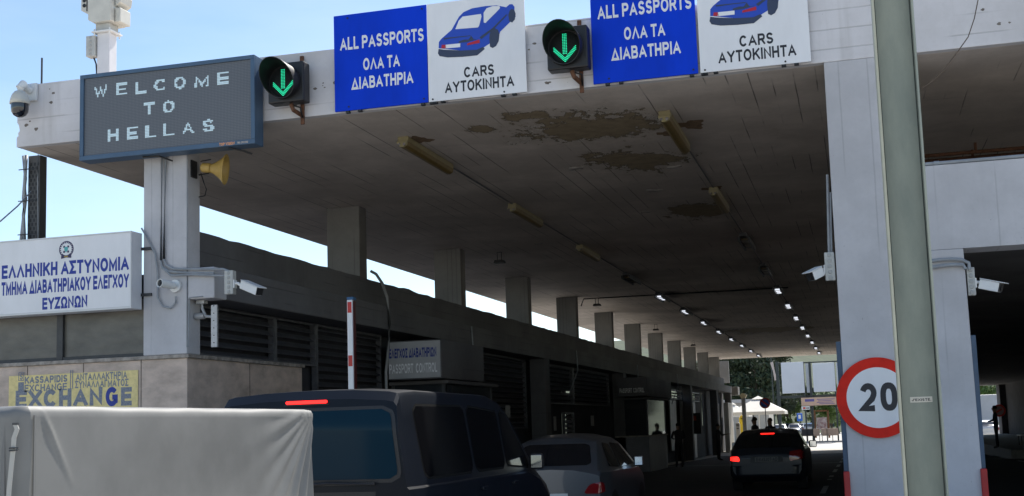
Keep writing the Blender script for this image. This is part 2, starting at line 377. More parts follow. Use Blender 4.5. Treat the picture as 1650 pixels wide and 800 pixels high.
obj('road', strip(-8.2, 9.4, [14.5, 20, 35, 50, 60, 72, 74], .004), ROAD, kind='structure')
LINE = mat('road_paint', (.45, .45, .43), .8, noise=.5, scale=6)
mk = MB()
for x in (-.9, 1.9, 5.4):
    for y in range(16, 72, 6): mk.add([(x-.06, y, gz(y)+.008), (x+.06, y, gz(y)+.008), (x+.06, y+3, gz(y+3)+.008), (x-.06, y+3, gz(y+3)+.008)], [(0, 1, 2, 3)])
mk.add([(-8, 52, gz(52)+.012), (9, 52, gz(52)+.012), (9, 52.25, gz(52.25)+.012), (-8, 52.25, gz(52.25)+.012)], [(0, 1, 2, 3)])
obj('road_markings', mk, LINE, kind='structure')
PAVE = mat('plaza_paving', (.42, .40, .36), .85, noise=.2, scale=3, bump=.2)
p = MB(); p.box(-60, 40, 106, 140, -.45, -.26); obj('pavement', p, PAVE, kind='structure', bevel=.02)
KERB = mat('kerb_stone', (.34, .33, .31), .85, noise=.3, scale=5)
p = MB(); p.box(-60, 40, 105.8, 106, -.45, -.25); obj('kerb', p, KERB, kind='structure', bevel=.02)
p = MB(); p.box(5.7, 9.5, 52, 92, -.5, .16); p.box(5.5, 5.7, 52, 92, -.5, .17); obj('pavement_beside_lane', p, KERB, kind='structure', bevel=.02)
# hill behind the square
hb = MB(); nx, ny = 40, 8
for j in range(ny+1):
    for i in range(nx+1):
        x = -260+520*i/nx; y = 175+j*22; h = -.4+ (j/ny)**.8*(26+8*math.sin(x*.021+1)+4*math.sin(x*.06))*(1.0 if x < 0 else .55)
        hb.v.append((x, y, h if j else -.5))
for j in range(ny):
    for i in range(nx): a = j*(nx+1)+i; hb.f.append((a, a+1, a+nx+2, a+nx+1)); hb.m.append(0)
obj('hill', hb, mat('hillside_scrub', (.045, .065, .025), .95, noise=.5, scale=.3, bump=.8), kind='structure', smooth=True)

# ================================================================== CANOPY
XL, Y0, ZC, ZT = -11.43, 15.0, 5.845, 6.745
YE = 86.5
can = thing('border_canopy', 'long concrete canopy on pillars spanning the car lanes, paint peeling off its soffit', 'canopy', (-.2, 15, 0))
s = MB(); s.box(XL, 14, Y0+.12, YE, ZC, ZT-.01)
slab = obj('roof_slab', s, CEIL, can, bevel=.01)
s = MB()                                      # front fascia, chipped at its left corner
prof = [(XL, ZC), (14, ZC), (14, ZT+.02), (-3, ZT), (-6.4, ZT-.01), (-8, ZT), (XL+.07, ZT+.0), (XL+.05, ZT-.03), (XL+.0, ZT-.04), (XL+.005, 6.2), (XL+.03, 6.17), (XL+.05, 6.08), (XL+.02, 6.05), (XL+.03, 6.01), (XL, 5.99)]
s.prism(prof, lambda u, v, d: (u, Y0+d, v), .118)
obj('fascia', s, WHITE_C, can, bevel=.008)
s = MB(); s.box(XL-.004, 14, Y0-.004, Y0+.018, ZC-.012, ZC+.002); s.v = [(x, y, z) for x, y, z in s.v]
gm = mat('bare_concrete', (.22, .19, .165), .95, noise=.5, scale=25, bump=.4); rg = random.Random(9)
for (cx_, cz_, n3) in ((-6.62, 6.25, 5), (-7.0, 6.12, 3), (-10.9, 6.55, 3), (-11.2, 6.2, 3), (-3.65, 6.5, 3), (1.8, 6.2, 3), (-8.9, 5.9, 2), (-3.5, 5.93, 2)):
    for k in range(n3):
        s = MB(); ux, uz = cx_+rg.uniform(-.16, .16), cz_+rg.uniform(-.12, .12); r3 = rg.uniform(.008, .028)
        poly = [(ux+r3*rg.uniform(.6, 1.4)*math.cos(a_*.785)*1.3, uz+r3*rg.uniform(.5, 1.2)*math.sin(a_*.785)) for a_ in range(8)]
        s.prism(poly, lambda u, v, d: (u, Y0-.0012+d, v), .001); obj('chip', s, gm, can)
# right front pillar (wide below, narrower above the cross beam) and the beam over the right lane
s = MB(); s.prism([(-.175, 0), (1.275, 0), (1.25, 3.499), (.899, 3.499), (.899, ZC), (-.165, ZC)], lambda u, v, d: (u, Y0+.003+d, v), .75)
obj('pillar', s, PIL_C, can, bevel=.012)
s = MB(); s.box(.9, 14, Y0+.0031, Y0+.5, 3.5, 4.485)
obj('cross_beam', s, PIL_C, can)
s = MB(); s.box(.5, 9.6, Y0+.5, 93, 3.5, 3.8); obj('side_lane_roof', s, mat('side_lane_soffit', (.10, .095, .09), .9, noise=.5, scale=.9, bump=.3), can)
s = MB(); s.box(9.6, 9.9, 20, 92, -.4, 3.5); s.box(9.2, 9.6, 91, 93, -.4, 3.5); obj('side_wall', s, DARKC, can)
# left front column and the row behind
s = MB(); s.box(-9.364, -8.696, Y0+.003, Y0+.36, 2.755, ZC-.003)
obj('column', s, PIL_C, can, bevel=.012)
CY_ = [15+6.15*k for k in range(1, 13)]
for k, y in enumerate(CY_):
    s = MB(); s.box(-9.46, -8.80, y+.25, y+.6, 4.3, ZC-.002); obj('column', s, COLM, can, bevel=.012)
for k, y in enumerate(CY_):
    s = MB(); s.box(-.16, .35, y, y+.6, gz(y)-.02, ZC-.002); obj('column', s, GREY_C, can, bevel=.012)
# parapet with a ragged top, lower beam
s = MB(); n_ = 240; top = []
for i in range(n_+1):
    y = Y0+.38+(YE-2-Y0)*i/n_; top.append((y, 4.475+rng.uniform(-.012, .008)+(.02 if rng.random() < .06 else 0)))
poly = [(Y0+.38, 3.93)]+top+[(YE-1.6, 3.93)]
for i in range(len(top)-1):
    a, b = top[i], top[i+1]
    s.add([(-8.72, a[0], 3.93), (-8.72, b[0], 3.93), (-8.72, b[0], b[1]), (-8.72, a[0], a[1]), (-9.5, a[0], 3.93), (-9.5, b[0], 3.93), (-9.5, b[0], b[1]), (-9.5, a[0], a[1])],
          [(0, 1, 2, 3), (7, 6, 5, 4), (3, 2, 6, 7)])
s.add([(-8.72, top[0][0], 3.93), (-8.72, top[0][0], top[0][1]), (-9.5, top[0][0], top[0][1]), (-9.5, top[0][0], 3.93)], [(0, 1, 2, 3)])
s.add([(-8.72, top[-1][0], 3.93), (-8.72, top[-1][0], top[-1][1]), (-9.5, top[-1][0], top[-1][1]), (-9.5, top[-1][0], 3.93)], [(3, 2, 1, 0)])
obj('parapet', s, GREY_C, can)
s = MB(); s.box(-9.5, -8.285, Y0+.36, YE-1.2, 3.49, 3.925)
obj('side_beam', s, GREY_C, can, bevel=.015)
s = MB(); s.box(-8.69, -8.285, Y0+.006, Y0+.358, 3.49, 3.915); obj('beam_end', s, PIL_C, can, bevel=.015)
for y in (33.3, 45.2, 64, 76, 84.5):
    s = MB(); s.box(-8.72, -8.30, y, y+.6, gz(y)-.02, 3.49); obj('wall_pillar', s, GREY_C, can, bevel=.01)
# peeled curls of paint that hang from the soffit
FLK = mat('paint_flake', (.42, .38, .34), .8, noise=.3, scale=8)
for (px, py, L_, W_, a_) in ((928, 270, .24, .12, .3), (1086, 268, .26, .07, -.2), (1054, 306, .30, .10, .5), (1040, 341, .18, .08, .1), (868, 392, .2, .06, 0)):
    flk = MB(); c = at(2, ZC, px, py); q = Matrix.Rotation(a_, 3, 'Z'); n1 = 8; vs = []
    for i in range(n1+1):
        t_ = i/n1
        for j in range(3):
            v_ = j/2-.5; drop = (v_+.5)**2*(.03+.012*math.sin(t_*7+py))*(1-.5*t_)
            pt = q@Vector(((t_-.5)*L_, v_*W_*(.75+.2*math.sin(t_*9+px)+.12*math.sin(t_*23)), 0)); vs.append((c.x+pt.x, c.y+pt.y, ZC-.004-drop))
    flk.add(vs, [(i*3+j, i*3+j+1, i*3+j+4, i*3+j+3) for i in range(n1) for j in range(2)])
    fo = obj('paint_flake', flk, FLK, slab, smooth=True); so = fo.modifiers.new('s', 'SOLIDIFY'); so.thickness = .005
# pipes under the soffit of the right lane
for y, z in ((20.5, 5.70), (21.05, 5.72)):
    s = MB(); s.tube([(.6, y, z), (13, y+.1, z)], .03)
    for x in (2, 3.5, 5, 6.5): s.box(x-.02, x+.02, y-.02, y+.02, z, ZC)
    tag(obj('ceiling_pipe', s, RUST), 'thin rusty pipe running across under the soffit of the right lane, %s one' % ('nearer' if y < 20.8 else 'farther'), 'pipe', 'pipes under the right soffit')
s = MB(); s.tube([(.9, Y0+.04, 4.515), (3, Y0+.04, 4.52), (13, Y0+.04, 4.55)], .022)
for x in (1.0, 2.2, 3.4): s.cyl((x, Y0+.04, 4.514), (x+.06, Y0+.04, 4.514), .03)
tag(obj('conduit', s, PIPE, smooth='auto'), 'pale straight conduit lying along the top edge of the cross beam', 'conduit')

# ================================================================== LEFT BUILDING
bld = thing('passport_building', 'low police building under the canopy with travertine base, dark louvres and windows', 'building', (-12, 15, 0))
s = MB(); s.box(-24, -8.70, 15.015, 18.62, 0, 2.70); obj('base_wall', s, STONE, bld, bevel=.01)
s = MB(); s.box(-24, -8.665, 14.985, 18.66, 2.70, 2.752); obj('ledge', s, LEDGE, bld, bevel=.008)
jm = MB()
for x in (-9.4, -10.3, -11.2, -12.1): jm.box(x-.003, x+.003, 15.008, 15.014, 0, 2.7)
for z in (1.9, 1.1): jm.box(-16, -8.70, 15.008, 15.0125, z-.003, z+.003)
jm.box(-8.70, -8.694, 15.02, 18.6, 1.897, 1.903); jm.box(-8.70, -8.693, 16.8, 16.806, 0, 2.69)
obj('wall_joints', jm, mat('joint_grout', (.12, .10, .085), .9, noise=.3, scale=9), bld)
s = MB(); s.box(-24, -9.37, 15.5, 40, 2.752, 3.9); s.box(-24, -9.37, 15.2, 15.5, 3.55, 3.9); obj('wall', s, DARKC, bld)
# strip of translucent panes under the police sign
PANE = mat('frosted_pane', (.15, .14, .12), .35, noise=.45, scale=1.6, stretch=(1, 1, 2), bump=.2)
for x0, x1 in ((-12.9, -10.78), (-10.68, -9.37)):
    s = MB(); s.box(x0, x1, 15.12, 15.14, 2.755, 3.55); obj('pane', s, PANE, bld)
FRM = mat('dark_frame', (.05, .052, .055), .5, noise=.3, scale=9)
s = MB(); s.box(-10.78, -10.68, 15.07, 15.16, 2.755, 3.55); s.box(-13, -9.37, 15.08, 15.16, 2.753, 2.80); obj('frame', s, FRM, bld, bevel=.006)
# louvred screens in bays along the lane
LOUV = mat('louvre_metal', (.14, .14, .15), .45, .3, noise=.4, scale=9)
def louvre(y0, y1, z0, z1, lit=False, label=None):
    mb = MB(); z = z0+.05
    while z < z1-.05:
        mb.obox((-8.86, (y0+y1)/2, z), (.055, 0, -.04), (0, (y1-y0)/2-.02, 0), (.004, 0, .006)); z += .135
    mb.box(-8.90, -8.80, y0, y0+.06, z0, z1); mb.box(-8.90, -8.80, y1-.04, y1, z0, z1)
    mb.box(-8.90, -8.80, y0+.06, y1-.04, z1-.04, z1); mb.box(-8.90, -8.80, y0+.06, y1-.04, z0, z0+.03)
    return obj('louvre_screen', mb, LOUV, bld, label=label)
ws = MB()
louvre(15.45, 17.85, 2.76, 3.48); louvre(17.87, 19.4, 2.76, 3.48); louvre(19.42, 22.4, 1.2, 3.48)
ws.box(-9.05, -8.95, 15.45, 33.2, 0, 3.485)
louvre(24.9, 28.5, 1.6, 3.48); louvre(28.6, 33.2, 1.6, 3.48); louvre(34.0, 39, 2.3, 3.48); louvre(39.1, 45, 2.3, 3.48)
# thin back wall behind the bays, with real openings that let daylight through
def wall_with_holes(mb, x0, x1, y0, y1, z0, z1, holes):
    ycuts = sorted(set([y0, y1]+[h[0] for h in holes]+[h[1] for h in holes])); zc = sorted(set([z0, z1]+[h[2] for h in holes]+[h[3] for h in holes]))
    for a, b in zip(ycuts[:-1], ycuts[1:]):
        for c, d in zip(zc[:-1], zc[1:]):
            my, mz = (a+b)/2, (c+d)/2
            if any(h[0] < my < h[1] and h[2] < mz < h[3] for h in holes): continue
            mb.box(x0, x1, a, b, c, d)
holes = [(38.0, 38.45, 2.62, 2.74), (38.6, 39.9, 2.62, 2.76), (37.9, 38.9, .9, 2.0),
         (52.9, 54.4, 2.75, 3.42), (54.7, 57.6, 2.75, 3.42), (52.9, 57.4, 2.0, 2.62), (57.2, 58.6, 1.0, 1.85), (60.5, 64.2, 2.8, 3.2), (66, 71.5, 2.8, 3.2), (73.6, 74.6, 1.4, 3.3), (79, 79.8, 1.2, 3.3)]
wall_with_holes(ws, -9.05, -8.95, 33.2, 86, -.45, 3.485, holes)
obj('back_wall', ws, DARKC, bld)
for (y0, y1) in ((37.7, 39), (60.3, 64.3), (65.9, 71.6)): louvre(y0, y1, 2.75 if y0 > 40 else .9, 3.25 if y0 > 40 else 2.05)
s = MB()
for y in (52.85, 54.5, 57.6): s.box(-8.93, -8.87, y, y+.12, 1.9, 3.45)
s.box(-8.935, -8.875, 52.9, 57.5, 2.62, 2.74); s.box(-8.935, -8.875, 52.9, 57.5, 1.92, 1.99); s.box(-8.93, -8.88, 55.2, 55.26, 2, 2.62)
obj('window_frame', s, STEEL, bld)
# pale door leaves and panels
LP = mat('pale_panel', (.36, .36, .36), .5, noise=.3, scale=1.5, bump=.1)
for i, (y0, y1, z0, z1) in enumerate(((59.5, 61.6, .3, 2.7), (63.2, 69, -.3, 2.7), (80.5, 81.2, -.38, 2.75))):
    s = MB(); s.box(-8.80, -8.74, y0, y1, z0, z1); obj('panel', s, LP, bld, bevel=.01)
s = MB(); s.box(-8.5, -8.2, 81.5, 84.5, -.4, 2.8); obj('end_panel', s, mat('end_white', (.55, .53, .48), .6, noise=.2, scale=2), bld, bevel=.02)
s = MB(); s.box(-8.6, -7.9, 85.5, 86.8, 3.35, 3.9); obj('end_bracket', s, COLM, bld, bevel=.02)
# notices and small boxes on the lane side of the wall
NP = mat('notice_paper', (.5, .5, .48), .7, noise=.3, scale=12)
for i, (y, z, w2, h2) in enumerate(((29.2, 1.75, .3, .42), (31.0, 1.9, .42, .3), (36.2, 1.5, .3, .42), (41.5, 1.6, .5, .35))):
    s = MB(); s.box(-8.80, -8.79, y, y+w2, z, z+h2); tag(obj('notice', s, NP), ['portrait paper notice on the louvres after the box sign', 'wide paper notice on the louvres before the wall pillar', 'portrait paper notice just past the first wall pillar', 'wide paper notice farther along the dark wall'][i], 'notice', 'notices on the left wall')
for i, y in enumerate((26.5, 37.2, 48.0, 59.0)):
    s = MB(); s.tube([(-8.25, y, 3.9), (-8.25, y+.1, 3.3), (-8.4, y+.2, 3.0), (-8.6, y+.2, 2.5)], .018); tag(obj('drop_cable', s, PIPE, smooth=True), 'grey cable dropping from the side beam, %s of four down the wall' % ['nearest', 'second', 'third', 'farthest'][i], 'cable', 'cables dropping from the side beam')
# booths with counters along the wall
def booth(x1, y0, y1, label, panel):
    t = thing('inspection_booth', label, 'booth', (x1-.6, y0, gz(y0)), 'inspection booths along the left wall')
    z0 = gz(y0)-.02; s = MB(); s.box(-8.70, x1, y0, y1, z0, 1.15); obj('base_cabinet', s, panel, t, bevel=.015)
    s = MB(); s.box(-8.70, x1+.06, y0-.06, y1+.06, 1.15, 1.2); obj('counter', s, LEDGE, t, bevel=.01)
    for (x, y) in ((-8.66, y0+.04), (x1-.04, y0+.04), (x1-.04, y1-.04), (-8.66, y1-.04)): s = MB(); s.box(x-.03, x+.03, y-.03, y+.03, 1.2, 2.5); obj('corner_post', s, FRM, t)
    s = MB(); s.box(-8.63, x1-.07, y0+.03, y0+.045, 1.2, 2.5); s.box(x1-.045, x1-.03, y0+.08, y1-.08, 1.2, 2.5)
    obj('glazing', s, mat('booth_glass', (.03, .035, .04), .06, spec=.6), t)
    s = MB(); s.box(-8.70, x1+.1, y0-.1, y1+.1, 2.5, 2.57); obj('roof', s, GREY_C, t, bevel=.01)
    return t
booth(-7.6, 22.6, 25.8, 'dark inspection booth right under the passport control box', DARKC)
booth(-7.45, 45.2, 49.5, 'farther inspection booth with a pale grey cabinet front, before the daylit windows', mat('booth_panel', (.22, .22, .24), .5, noise=.2, scale=3))

# illuminated sign boxes hung under the beam
def signbox(name, label, x0, x1, y0, y1, z0, z1, faceM, cat='sign', grp=None):
    t = thing(name, label, cat, ((x0+x1)/2, y0, z0), grp)
    s = MB(); s.box(x0, x1, y0+.02, y1, z0, z1); obj('box_body', s, GREY_C if name != 'x' else faceM, t, bevel=.008)
    s = MB(); s.box(x0+.02, x1-.02, y0, y0+.018, z0+.02, z1-.02); obj('face_panel', s, faceM, t)
    return t
pf = mat('box_face', (.42, .42, .42), .5, noise=.15, scale=3)
t = signbox('sign_box', 'box sign reading ΕΛΕΓΧΟΣ ΔΙΑΒΑΤΗΡΙΩΝ PASSPORT CONTROL hung near the striped barrier arm', -8.52, -7.46, 22, 24.75, 2.585, 3.31, pf, grp='box signs along the left wall')
lettering('ΕΛΕΓΧΟΣ ΔΙΑΒΑΤΗΡΙΩΝ', 22, -8.49, -7.55, 2.99, 3.17, mat('ink_dim_blue', (.01, .03, .22), .5), t, bold=.03)
lettering('PASSPORT  CONTROL', 22, -8.49, -7.54, 2.70, 2.88, mat('ink_dim_white', (.8, .8, .8), .5), t, bold=.01)
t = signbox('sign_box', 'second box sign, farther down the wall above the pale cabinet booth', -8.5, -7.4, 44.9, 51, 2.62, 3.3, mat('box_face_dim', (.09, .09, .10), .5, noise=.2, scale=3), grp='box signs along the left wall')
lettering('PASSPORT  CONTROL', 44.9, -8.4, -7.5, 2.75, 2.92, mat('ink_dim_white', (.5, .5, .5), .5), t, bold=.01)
t = signbox('notice_case', 'black wall notice case with a small red square, between the pale panels', -8.73, -8.1, 66, 66.12, 1.0, 2.1, BLACK, 'notice case')
s = MB(); s.box(-8.5, -8.33, 65.99, 65.998, 1.7, 1.95); obj('red_notice', s, mat('dull_red_paper', (.5, .05, .02), .6), t)

# ================================================================== SIGNS ON THE FASCIA
# LED message board
def P(y, px, py): return at(1, y, px, py)
led = thing('message_board', 'blue framed dot matrix board reading WELCOME TO HELLAS on the canopy corner', 'message board', (-8.85, 14.85, 5.45))
x0, x1, z0, z1, yf = -10.185, -7.51, 5.475, 6.69, 14.70
BLUEF = mat('blue_metal_frame', (.06, .115, .19), .45, noise=.15, scale=4)
s = MB(); s.box(x0, x1, yf+.04, 14.95, z0, z1)
s.box(x0, x1, yf, yf+.04, z1-.055, z1); s.box(x0, x1, yf, yf+.04, z0, z0+.065); s.box(x0, x0+.06, yf, yf+.04, z0+.065, z1-.055); s.box(x1-.06, x1, yf, yf+.04, z0+.065, z1-.055)
obj('frame', s, BLUEF, led, bevel=.006)
M = bpy.data.materials.new('led_matrix'); M.use_nodes = True; n = M.node_tree; b = n.nodes['Principled BSDF']
t_ = n.nodes.new('ShaderNodeTexCoord'); mp_ = n.nodes.new('ShaderNodeMapping'); mp_.inputs['Scale'].default_value = (1/.0215, 1, 1/.0215)
vo = n.nodes.new('ShaderNodeTexVoronoi'); vo.inputs['Randomness'].default_value = 0; vo.inputs['Scale'].default_value = 1; vo.voronoi_dimensions = '2D'
sx_ = n.nodes.new('ShaderNodeSeparateXYZ'); cb = n.nodes.new('ShaderNodeCombineXYZ')
n.links.new(t_.outputs['Object'], mp_.inputs[0]); n.links.new(mp_.outputs[0], sx_.inputs[0]); n.links.new(sx_.outputs[0], cb.inputs[0]); n.links.new(sx_.outputs[2], cb.inputs[1]); n.links.new(cb.outputs[0], vo.inputs[0])
r_ = n.nodes.new('ShaderNodeValToRGB'); r_.color_ramp.elements[0].position = .33; r_.color_ramp.elements[0].color = (.15, .16, .175, 1); r_.color_ramp.elements[1].position = .40; r_.color_ramp.elements[1].color = (.085, .09, .10, 1)
n.links.new(vo.outputs[0], r_.inputs[0]); n.links.new(r_.outputs[0], b.inputs['Base Color']); b.inputs['Roughness'].default_value = .4
s = MB(); s.box(x0+.06, x1-.06, yf+.025, yf+.039, z0+.065, z1-.055); scr = obj('screen', s, M, led)
LEDW = mat('lit_led', (.45, .58, .64), .4, emit=.20)
def in_tri(p, a, b, c):
    d1 = (p[0]-b[0])*(a[1]-b[1])-(a[0]-b[0])*(p[1]-b[1]); d2 = (p[0]-c[0])*(b[1]-c[1])-(b[0]-c[0])*(p[1]-c[1]); d3 = (p[0]-a[0])*(c[1]-a[1])-(c[0]-a[0])*(p[1]-a[1])
    return not ((d1 < 0 or d2 < 0 or d3 < 0) and (d1 > 0 or d2 > 0 or d3 > 0))
def dots(chars, M, parent, yy, pitch=.0215, rr=.0088):
    """chars: list of (letter, xcentre, z0, height, width) drawn as separate small square diodes"""
    mb = MB()
    for ch, xc, zb, hh, ww in chars:
        rb = text_strokes(ch, .19); allp = [p for l, r, c in rb for p in l+r]; a0 = min(p.x for p in allp); a1 = max(p.x for p in allp)
        tris = []
        for lf, rt, closed in rb:
            n = len(lf)
            f = lambda p: (xc+((p.x-a0)/(a1-a0)-.5)*ww, zb+p.y*hh)
            for i in range(n if closed else n-1):
                j = (i+1) % n; tris += [(f(lf[i]), f(lf[j]), f(rt[j])), (f(lf[i]), f(rt[j]), f(rt[i]))]
        for iz in range(int(zb/pitch)-1, int((zb+hh)/pitch)+2):
            for ix in range(int(math.floor((xc-ww/2)/pitch))-1, int((xc+ww/2)/pitch)+2):
                p_ = (ix*pitch, iz*pitch)
                if any(in_tri(p_, *t3) for t3 in tris): mb.box(p_[0]-rr, p_[0]+rr, yy-.006, yy, p_[1]-rr, p_[1]+rr)
    return obj('lettering', mb, M, parent)
def led_line(txt, y_, pts):
    ch = []
    for c_, (px, ptop, pbot) in zip(txt, pts):
        a = P(yf, px, ptop); b_ = P(yf, px, pbot); ch.append((c_, (a.x+b_.x)/2, b_.z, a.z-b_.z, .178 if c_ not in 'WM' else .22))
    dots(ch, LEDW, led, yf+.024)
def lp(X, Y): return X/2.964, Y/2.964
def row(txt, cs): led_line(txt, 0, [(lp(x, 0)[0], lp(0, a)[1], lp(0, b)[1]) for x, a, b in cs])
row('WELCOME', [(477, 408, 466), (576, 396, 454), (668, 388, 446), (759, 377, 434), (855, 366, 424), (961, 355, 414), (1061, 343, 402)])
row('TO', [(711, 489, 549), (802, 480, 538)])
row('HELLAS', [(535, 615, 674), (627, 606, 664), (717, 596, 656), (804, 588, 647), (895, 579, 640), (992, 570, 628)])
ORG = mat('orange_print', (.85, .35, .12), .5)
a = P(yf, 350, 232); b_ = P(yf, 378, 230)
lettering('TOP VISION', yf, a.x+.03, b_.x+.0, z0+.012, z0+.052, ORG, led, thick=.002)
lettering('THES : 2310 61 93 662', yf, b_.x+.04, x1-.10, z0+.018, z0+.044, mat('pale_print', (.6, .5, .42), .5), led, thick=.002, bold=.01)
s = MB(); s.tube([(-9.25, 14.8, z0-.01), (-9.0, 14.8, z0-.02), (-8.85, 14.9, z0-.08)], .012); obj('cable', s, BLACK, led)
s = MB(); s.tube([(-7.95, 14.8, z0-.0), (-7.75, 14.85, z0-.05), (-7.65, 14.9, z0-.09)], .012)
obj('cable', s, BLACK, led)

# lane signs
def zz(x, y): return P(14.93, 400+x/3.3, y/3.3)
bx0, bx1, bx2, bz0, bz1 = -6.457, -5.145, -3.822, 5.85, 7.16
def blue_sign(label):
    t = thing('lane_sign', label, 'sign', (-5.8, 14.95, bz0), 'blue passport panels on the fascia')
    s = MB(); s.box(bx0, bx1-.004, 14.93, 14.955, bz0, bz1); obj('panel', s, SIGNB, t, bevel=.003)
    for txt, (xa, ya), (xb, yb) in (('ALL PASSPORTS', (488, 272), (932, 160)), ('ΟΛΑ ΤΑ', (612, 376), (806, 302)), ('ΔΙΑΒΑΤΗΡΙΑ', (548, 480), (878, 388))):
        A = zz(xa, ya); B = zz(xb, yb)
        h = {'ALL PASSPORTS': .175, 'ΟΛΑ ΤΑ': .165, 'ΔΙΑΒΑΤΗΡΙΑ': .165}[txt]; zb = A.z
        lettering(txt, 14.93, A.x, B.x, zb, zb+h, INKW, t, bold=.022)
    s = MB()
    for x in (bx0+.2, bx1-.06):
        for z in (bz0+.05, bz1-.05): s = MB(); s.cyl((x, 14.93, z), (x, 14.922, z), .012, n=8); obj('screw', s, BLACK, t)
        for q_, h_ in ((-.05, .03), (.12, .025)): s = MB(); s.box(x+q_, x+q_+.05, 14.935, 14.99, bz0-h_, bz0); obj('clamp', s, BLACK, t)
    return t
def white_sign(label):
    t = thing('lane_sign', label, 'sign', (-4.4, 14.95, bz0), 'white car panels on the fascia')
    s = MB(); s.box(bx1+.004, bx2, 14.93, 14.955, bz0, bz1); obj('panel', s, SIGNW, t, bevel=.003)
    for txt, (xa, ya), (xb, yb), h in (('CARS', (1148, 415), (1306, 358), .14), ('ΑΥΤΟΚΙΝΗΤΑ', (1046, 498), (1414, 420), .145)):
        A = zz(xa, ya); B = zz(xb, yb); lettering(txt, 14.93, A.x, B.x, A.z, A.z+h, INKK, t, bold=.02)
    CB = mat('pictogram_blue', (.01, .06, .45), .45); CG = mat('pictogram_grey', (.03, .045, .09), .5); CR = mat('pictogram_red', (.45, .01, .03), .5)
    def shape(pts, M, lay, name='pictogram'):
        mb = MB(); Q = [(zz(x, y).x, zz(x, y).z) for x, y in pts]; mb.prism(Q, lambda u, v, d: (u, 14.93-.0015*lay-d*.001, v), 1.0 if lay else 1.0); return obj(name, mb, M, t)
    shape([(1013, 258), (1014, 225), (1028, 207), (1082, 160), (1120, 92), (1145, 66), (1190, 46), (1260, 34), (1320, 30), (1372, 40), (1390, 24), (1405, 24), (1416, 38), (1415, 60), (1422, 90), (1340, 170), (1330, 205), (1285, 232), (1240, 262), (1215, 268), (1130, 270)], CB, 1)
    shape([(1013, 262), (1009, 285), (1018, 300), (1060, 307), (1140, 304), (1218, 296), (1258, 262), (1250, 250), (1215, 266), (1130, 270), (1040, 266)], CG, 2)
    shape([(1282, 205), (1284, 180), (1296, 158), (1312, 152), (1328, 160), (1336, 182), (1332, 220), (1318, 246), (1300, 257), (1286, 250)], CG, 2)
    shape([(1383, 82), (1390, 58), (1402, 48), (1415, 55), (1422, 75), (1418, 105), (1404, 121), (1388, 115)], CG, 2)
    shape([(1102, 157), (1120, 112), (1140, 90), (1238, 76), (1241, 90), (1228, 140), (1222, 148)], SIGNW, 3)
    shape([(1253, 122), (1252, 70), (1268, 46), (1300, 34), (1336, 34), (1340, 44), (1318, 68), (1262, 124)], SIGNW, 3)
    shape([(1050, 240), (1128, 232), (1128, 252), (1046, 260)], SIGNW, 3)
    shape([(1030, 240), (1050, 240), (1054, 260), (1027, 258)], CR, 3)
    shape([(1166, 232), (1230, 212), (1232, 230), (1164, 243)], CR, 3)
    shape([(1120, 222), (1150, 212), (1172, 212), (1186, 192), (1200, 212), (1226, 208), (1160, 226), (1120, 230)], CG, 3)
    shape([(1040, 204), (1180, 190), (1186, 193), (1100, 203), (1042, 212)], CG, 3)
    shape([(1230, 200), (1300, 150), (1370, 80), (1380, 78), (1305, 158), (1240, 210)], CG, 3)
    s = MB()
    for x in (bx1+.06, bx2-.3):
        s = MB(); s.cyl((x, 14.93, bz0+.03), (x, 14.922, bz0+.03), .012, n=8); obj('screw', s, BLACK, t)
        for q_, h_ in ((-.05, .025), (.10, .02)): s = MB(); s.box(x+q_, x+q_+.055, 14.935, 14.99, bz0-h_, bz0); obj('clamp', s, BLACK, t)
    return t
b1 = blue_sign('blue panel reading ALL PASSPORTS, between the message board and the middle arrow signal')
w1 = white_sign('white panel with a blue car drawing reading CARS, left of the middle arrow signal')
b2 = copy_tree(b1); b2.location.x += 3.495; b2.location.z += .005; b2['label'] = 'blue panel reading ALL PASSPORTS right of the middle arrow signal, cut by the picture top'
w2 = copy_tree(w1); w2.location.x += 3.515; w2.location.z += .005; w2['label'] = 'white CARS panel with a blue car drawing directly above the wide right pillar corner'

